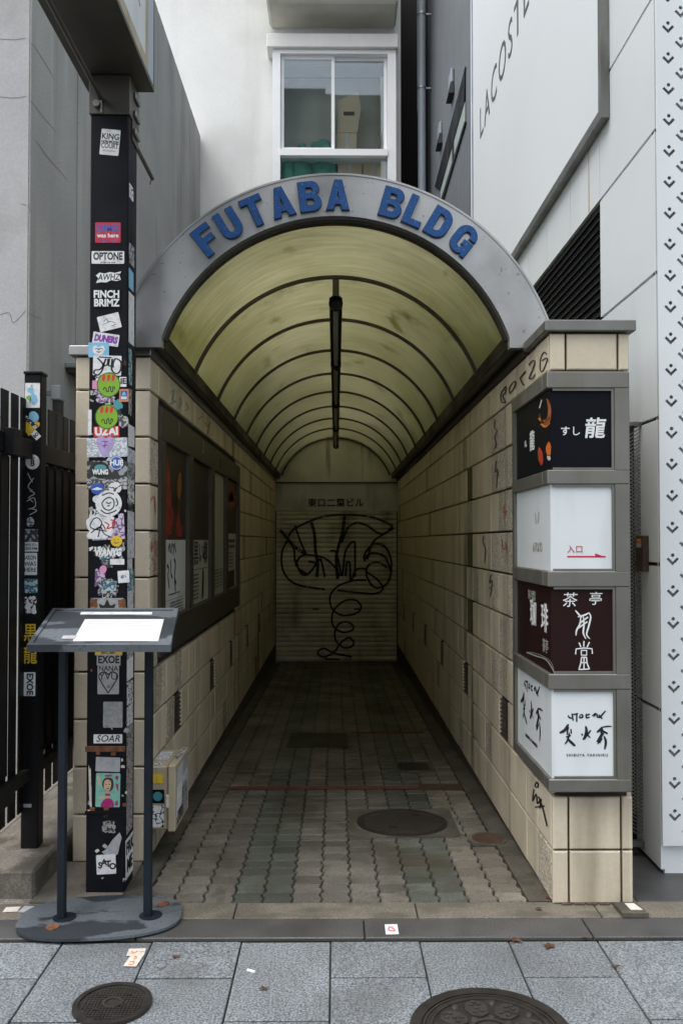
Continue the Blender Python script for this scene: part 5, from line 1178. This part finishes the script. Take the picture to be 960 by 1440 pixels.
# ================================================================== utility box with stickers
ub = thing('utility_box', (-.87, 4.43, .15), 'beige electrical box on the left wall near the ground, covered with stickers', 'utility box')
MB().box(-.948, -.835, 4.25, 4.60, .157, .47, .006).build('case', 'beige_box', ub)
dr = MB().box(-.833, -.795, 4.235, 4.615, .150, .478, .006).build('door', 'beige_box', ub)
MB().box(-.842, -.826, 4.226, 4.234, .27, .335, .003).build('latch', 'peel', ub)
def ubs(px, py, w_, h_, mat, shape='rect', rot=0, txt=()): return sticker(ub, px, py, w_, h_, mat, rot, shape, 4.249, txt)
ubs(222, 1095, 17, 15, 'st_yellow', 'torn'); ubs(222, 1120, 18, 19, 'sign_black'); ubs(222, 1120, 13, 13, 'blob_teal', 'round'); ubs(222, 1148, 17, 30, 'sc_bw')
for k, (ya, yb, za, zb2, m) in enumerate(((4.27, 4.58, .30, .45, 'sc_pale'), (4.26, 4.42, .21, .36, 'st_white'), (4.40, 4.56, .19, .33, 'sc_grey'), (4.28, 4.46, .17, .24, 'sc_silver'), (4.44, 4.58, .38, .46, 'st_silver'))):
    x = -.7945 + .0004 * k; MB().add([(x, ya, za), (x, yb, za + .01), (x, yb - .01, zb2), (x, ya + .01, zb2 - .005)], [(0, 1, 2, 3)]).build('sticker', m, ub)
for k, (xa, xb, ya, yb, m) in enumerate(((-.93, -.86, 4.38, 4.55, 'sc_pale'), (-.94, -.86, 4.27, 4.33, 'sc_bw'), (-.83, -.798, 4.36, 4.59, 'sc_wb'))):
    z = (.4705 if k < 2 else .4785) + .0004; MB().add([(xa, ya, z), (xb, ya, z), (xb, yb, z), (xa, yb, z)], [(0, 1, 2, 3)]).build('sticker', m, ub)

# ================================================================== fence, gate post, step
XF = -1.48
fe = thing('picket_fence', (XF, 4.3, .12), 'black metal fence of flat pickets running back beside the tiled wall', 'fence')
pk = MB().box(-.004, .004, -.041, .041, 0, 1.98, .001).mesh('picket', 'black_metal')
ypk = [3.59, 3.712, 3.835, 3.957, 4.074] + [4.215 + .122 * i for i in range(22)]
for y in ypk: put('picket', pk, fe, (XF - .02, y, .30))
MB().box(XF - .006, XF + .03, 3.40, 4.06, 1.985, 2.075, .003).build('rail', 'black_metal', fe); MB().box(XF - .006, XF + .03, 4.16, 6.9, 1.985, 2.075, .003).build('rail', 'black_metal', fe)
MB().box(XF - .006, XF + .03, 3.40, 4.06, .455, .51, .003).build('rail', 'black_metal', fe); MB().box(XF - .006, XF + .03, 4.16, 6.9, .455, .51, .003).build('rail', 'black_metal', fe)
MB().box(XF - .055, XF - .047, 4.16, 6.9, .50, 1.99).build('backing_sheet', 'far_dark', fe)
MB().box(XF - .055, XF - .047, 3.40, 3.972, .50, 1.99).build('backing_sheet', 'far_dark', fe)
MB().box(XF + .031, XF + .075, 3.70, 3.80, 1.97, 2.09, .004).build('latch_box', 'black_metal', fe)
MB().box(XF + .031, XF + .060, 3.60, 3.80, .44, .53, .004).build('rail_end', 'black_metal', fe)
gp_ = thing('gate_post', (XF, 4.12, .12), 'square black gate post with stickers standing on the concrete step', 'post')
GX0, GX1, GY0, GY1 = -1.506, -1.424, 4.09, 4.17
MB().box(GX0, GX1, GY0, GY1, .122, 2.40, .004).build('shaft', 'black_metal', gp_)
MB().box(GX0 - .004, GX1 + .004, GY0 - .004, GY1 + .004, 2.401, 2.415, .003).build('cap', 'black_metal', gp_)
def gs(px, py, w_, h_, mat, rot=0, shape='rect', txt=(), **kw): return sticker(gp_, px, py, w_, h_, mat, rot, shape, GY0, txt, **kw)
o, l = gs(46, 556, 21, 35, 'st_white', 0); deco(o, l, [('st_sky', [(-.7, .3), (-.5, .6), (.1, .6), (.2, .2), (.6, -.1), (.7, -.5), (.2, -.8), (-.3, -.4), (-.2, .1)]), ('st_green', [(-.9, -.2), (-.5, 0), (-.2, -.1), (-.3, -.7), (-.5, -.4)]), ('st_green', [(-.3, .7), (-.1, .9), (.1, .65)])])
gs(43, 599, 20, 26, 'st_yellow', -42, 'torn'); gs(48, 586, 13, 16, 'st_sky', 30, 'round'); gs(44, 594, 22, 6, 'sc_bw', -42); gs(51, 612, 9, 12, 'st_white', 42, txt=[('BO', 0, 0, 5, 'ink', dict(bold=.0006))])
o, l = gs(46, 649.5, 20, 21, 'st_white', 0, 'round', txt=[('8', 0, -.2, 9, 'ink', dict(bold=.001)), ('or', 0, .5, 5, 'ink', dict(bold=.0004))])
g = MB()
for pts in ([(39, 665), (46, 678)], [(48, 672), (40, 684), (46, 690)], [(42, 690), (49, 694), (41, 700), (47, 706)], [(38, 705), (48, 700), (50, 712), (40, 716)], [(43, 715), (52, 718), (42, 724)]): stroke(g, pts, 1.1, lambda a, b: atY(a, b, GY0 - .001), 5)
g.build('graffiti', 'st_grey', gp_)
gs(43, 734, 11, 14, 'sc_grey', 0, 'round'); o, l = gs(44, 754, 20, 20, 'sc_silver', 0)
gs(44, 769, 20, 13, 'st_white', 0, txt=[('HAVE YOU', 0, .4, 4, 'ink', dict(xs=.85, bold=.0004)), ('SEEN HIM', 0, -.4, 4, 'ink', dict(xs=.85, bold=.0004))])
gs(43, 793, 19, 31, 'st_white', 0, txt=[('JASON', 0, .55, 6, 'ink', dict(xs=.75, bold=.0004)), ('WAS', 0, 0, 6, 'ink', dict(bold=.0004)), ('HERE', 0, -.55, 6, 'ink', dict(xs=.85, bold=.0004))])
gs(44, 824, 18, 20, 'sc_teal', 0); gs(43, 851, 18, 27, 'sc_bw', 0, 'torn')
gs(43, 907, 21, 67, 'pole_black', 0, txt=[('黒', 0, .47, 24, 'st_yellow', dict(bold=.0006, xs=.82)), ('龍', 0, -.47, 24, 'st_yellow', dict(bold=.0006, xs=.82))], label='black sticker with yellow characters')
gs(42, 962, 16, 33, 'st_white', 0, txt=[('EXOE', 0, 0, 9, 'ink', dict(rot=-90, bold=.0010))], label='white EXOE sticker, turned on its side')
gs(39, 1133, 11, 5, 'st_grey', 0)
stp = thing('concrete_step', (-2.0, 4.5, 0), 'worn concrete step under the black gate post', 'step')
MB().box(-1.62, -1.343, 3.82, 5.6, -.05, .122, .012).box(-3.6, -1.345, 3.822, 4.02, -.05, .1195, .01).build('block', 'concrete_step', stp)
MB().box(-1.70, -1.621, 4.025, 6.5, -.03, .105).build('yard_edge', 'concrete_step', stp)
MB().box(-4.2, -1.71, 4.03, 20, -.05, .10).build('yard_paving', 'gravel_ground', kind='structure')

# ================================================================== concrete building on the left
cb_ = thing('concrete_building', (-2.2, 5.9, 0), 'grey concrete building on the left with cracked pale front and panelled side wall', 'building')
XB, YB, ZB = -2.13, 5.84, 7.93
MB().box(-9, XB - .005, YB, 13.14, .0, ZB - .01).build('core', 'concrete_front', cb_)
ysb = [YB + .001, 6.89, 7.95, 8.95, 9.98, 11.05, 12.19, 13.14]
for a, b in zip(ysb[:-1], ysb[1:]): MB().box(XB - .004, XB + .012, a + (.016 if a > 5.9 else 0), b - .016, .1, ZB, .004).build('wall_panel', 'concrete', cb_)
MB().box(XB - .008, XB - .0045, YB + .01, 13.1, .1, ZB - .02).build('joint_backing', 'seam', cb_)
g = MB()
def ff1(u, v): return atY(u / 3, v / 3, YB - .002)
def fs1(u, v): return atX(u / 3, v / 3, XB + .0135)
for pts in ([(-60, 170), (0, 163), (60, 165), (112, 160)], [(-60, 400), (0, 408), (70, 412), (114, 408)], [(90, 855), (114, 862)], [(0, 1330), (40, 1325), (55, 1360), (112, 1310)]): stroke(g, [(u + random.uniform(-4, 4), v + random.uniform(-5, 5)) for u, v in pts], 1.9, ff1, 4)
for pts in ([(122, 170), (150, 195), (165, 230), (200, 280), (235, 335)], [(122, 418), (150, 440), (185, 490), (240, 560)], [(150, 590), (200, 660), (285, 755)], [(122, 865), (128, 900)], [(118, 1320), (150, 1335), (175, 1345)]): stroke(g, [(u + random.uniform(-4, 4), v + random.uniform(-5, 5)) for u, v in pts], 2.0, fs1, 4, True)
g.build('crack', 'crack', cb_)
# small things between the concrete building and the tiled wall
mbx = thing('meter_box', (-1.9, 6.2, 2.4), 'small pale grey box on the concrete wall above the fence pickets', 'box')
pa = atY(75, 543, 6.1); pb = atY(89, 564, 6.1); MB().box(pa.x, pb.x, 6.05, 6.15, pb.z, pa.z, .004).build('housing', 'grey_box', mbx); MB().box(pa.x + .006, pb.x - .006, 6.044, 6.0495, pb.z + .008, pa.z - .008).build('lid', 'grey_box', mbx)
MB().box(pa.x + .01, pb.x - .005, 6.06, 6.13, 1.9, pb.z - .001).build('conduit', 'louvre', mbx)
MB().box(XB + .013, pa.x - .001, 6.08, 6.11, (pa.z + pb.z) / 2 - .015, (pa.z + pb.z) / 2 + .015).build('bracket', 'grey_box', mbx)
lg = thing('wall_canopy', (-1.9, 6.8, 2.7), 'narrow grey canopy ledge on the concrete side wall, half hidden by the tiled pillar', 'canopy')
pa = atY(78, 509, 6.6); pb = atY(104, 522, 6.6); MB().box(XB + .0125, pb.x + .15, 6.6, 7.5, pb.z + .03, pa.z, .006).build('slab', 'grey_box', lg); MB().box(XB + .0125, pb.x + .10, 6.63, 7.47, pb.z, pb.z + .0295).build('soffit', 'bronze', lg)
MB().box(atY(90, 522, 6.9).x, atY(104, 522, 6.9).x + .2, 6.9, 7.2, .1, pb.z - .001).build('pier', 'concrete', lg)

# ================================================================== street side opposite (seen in the window's reflection)
ob = thing('street_building', (0, -15, 0), 'grey office building across the street, seen mirrored in the upper window', 'building')
MB().box(-6, 2.1, -19, -13, -.1, 22.4).build('wall', 'facade', ob)
for k in range(6):
    MB().box(-6.05, 2.15, -12.98, -12.9, 2.9 + k * 3.3, 4.0 + k * 3.3).build('floor_band', 'facade_light', ob)
MB().box(-4, -.5, -16, -14, 22.41, 23.2).build('roof_hut', 'facade', ob)

# ================================================================== small litter
def litter(name, px, py, w_, h_, mat, rot, label, cat, z=.003, red=None):
    p = atZ(px, py, z); k = (p.y) / FPX; W = w_ * k / 2; Hh = h_ * k / 2 * p.y / 1.6; ca, sa = math.cos(math.radians(rot)), math.sin(math.radians(rot))
    def L_(u, v): return Vector((p.x + u * W * ca - v * Hh * sa, p.y + u * W * sa + v * Hh * ca, z))
    o = MB().prism([L_(-1, -1), L_(1, -.95), L_(.97, 1), L_(-1, .96)], (0, 0, .0012)).build(name, mat, label=label, cat=cat)
    if red:
        g = MB()
        for pts in red: stroke(g, pts, .18, lambda a, b: L_(a, b) + Vector((0, 0, .0016)), 4)
        g.build('print', 'st_red' if mat == 'st_white' else 'st_orange', o)
    return o
litter('ground_sticker', 550.5, 1307, 18, 14, 'st_white', 0, 'small white square sticker with a red squiggle on the dark kerb', 'sticker', .0025, [[(.3, .4), (-.4, .3), (-.4, -.3), (.4, -.3), (.3, .1), (0, .1)]])
litter('ground_sticker', 192, 1339, 24, 10, 'peel', 3, 'worn orange sticker on the pavement slab, crossing piece', 'sticker', -.003, [[(-.6, .3), (-.2, -.3), (.1, .3)], [(.3, 0), (.9, 0)], [(-.8, -.3), (-.3, -.4)]])
litter('ground_sticker', 188, 1351, 18, 16, 'peel', -6, 'worn orange sticker on the pavement slab, lower piece near the round cover', 'sticker', -.0028, [[(-.3, .7), (.2, .5), (-.2, .2)], [(-.4, -.3), (.2, -.2), (.3, -.7), (-.3, -.7)]])
p = atZ(348, 1364, -.004); MB().cyl(p, p + Vector((.03, -.016, .001)), .005, 8).build('cigarette_butt', 'st_white', label='white cigarette butt lying on a pavement slab', cat='cigarette butt')
litter('paper_scrap', 17, 1279, 20, 7, 'peel', 4, 'tan paper scrap beside the concrete step', 'paper', .004)
litter('paper_scrap', 39, 1279, 18, 9, 'st_grey', -8, 'pale grey card beside the concrete step, next to the menu stand base', 'paper', .0045)
tb = atZ(886, 1281, .01); t = thing('loose_slab', (tb.x, tb.y, 0), 'broken bit of stone slab with a white scrap at the foot of the tiled pillar', 'stone')
MB().hexa([(tb.x - .05, tb.y - .05, .004), (tb.x + .06, tb.y - .05, .004), (tb.x + .045, tb.y + .06, .004), (tb.x - .055, tb.y + .06, .004), (tb.x - .05, tb.y - .05, .022), (tb.x + .06, tb.y - .05, .022), (tb.x + .045, tb.y + .06, .022), (tb.x - .055, tb.y + .06, .022)]).build('stone', 'moss_concrete', t)
MB().hexa([(tb.x - .005, tb.y - .02, .0223), (tb.x + .045, tb.y - .02, .0223), (tb.x + .03, tb.y + .045, .0223), (tb.x - .01, tb.y + .045, .0223), (tb.x - .005, tb.y - .02, .024), (tb.x + .045, tb.y - .02, .024), (tb.x + .03, tb.y + .045, .024), (tb.x - .01, tb.y + .045, .024)]).build('scrap', 'peel', t)
LV = [(757, 1279, 'curled brown leaf on the kerb at the corner of the tiled wall', .005), (723, 1323, 'brown leaf fallen over the joint at the kerb edge', -.002), (771, 1331, 'brown ragged leaf lying on the slab below the sign pillar', -.004), (823, 1320, 'tiny reddish leaf at the kerb edge below the pillar', -.002), (864, 1360, 'small brown leaf on the slab at the right, alone', -.004), (247, 1346, 'small dry leaf on the slab right of the orange sticker', -.004), (371, 1391, 'dry brown sliver of leaf on the slab below the cigarette butt', -.004), (770, 1262, 'small dark twig of leaf in the corner by the tiled wall', .006)]
for i, (px, py, l_, z) in enumerate(LV):
    p = atZ(px, py, z); r = random.Random(i); s_q = .022 if i in (1, 2) else .013; m = MB(); a0 = r.uniform(0, 6); pts = []
    for k in range(9):
        a = a0 + 2 * PI * k / 9; q = s_q * (1.2 if k % 2 else .55) * r.uniform(.7, 1.3); pts.append((p.x + q * math.cos(a) * 1.3, p.y + q * math.sin(a), p.z + r.uniform(.001, .008)))
    m.add([(p.x, p.y, p.z + .003)] + pts, [(0, k + 1, (k + 1) % 9 + 1) for k in range(9)]); m.build('fallen_leaf', 'leaf_brown', label=l_, cat='leaf', group='fallen leaves')

flush()
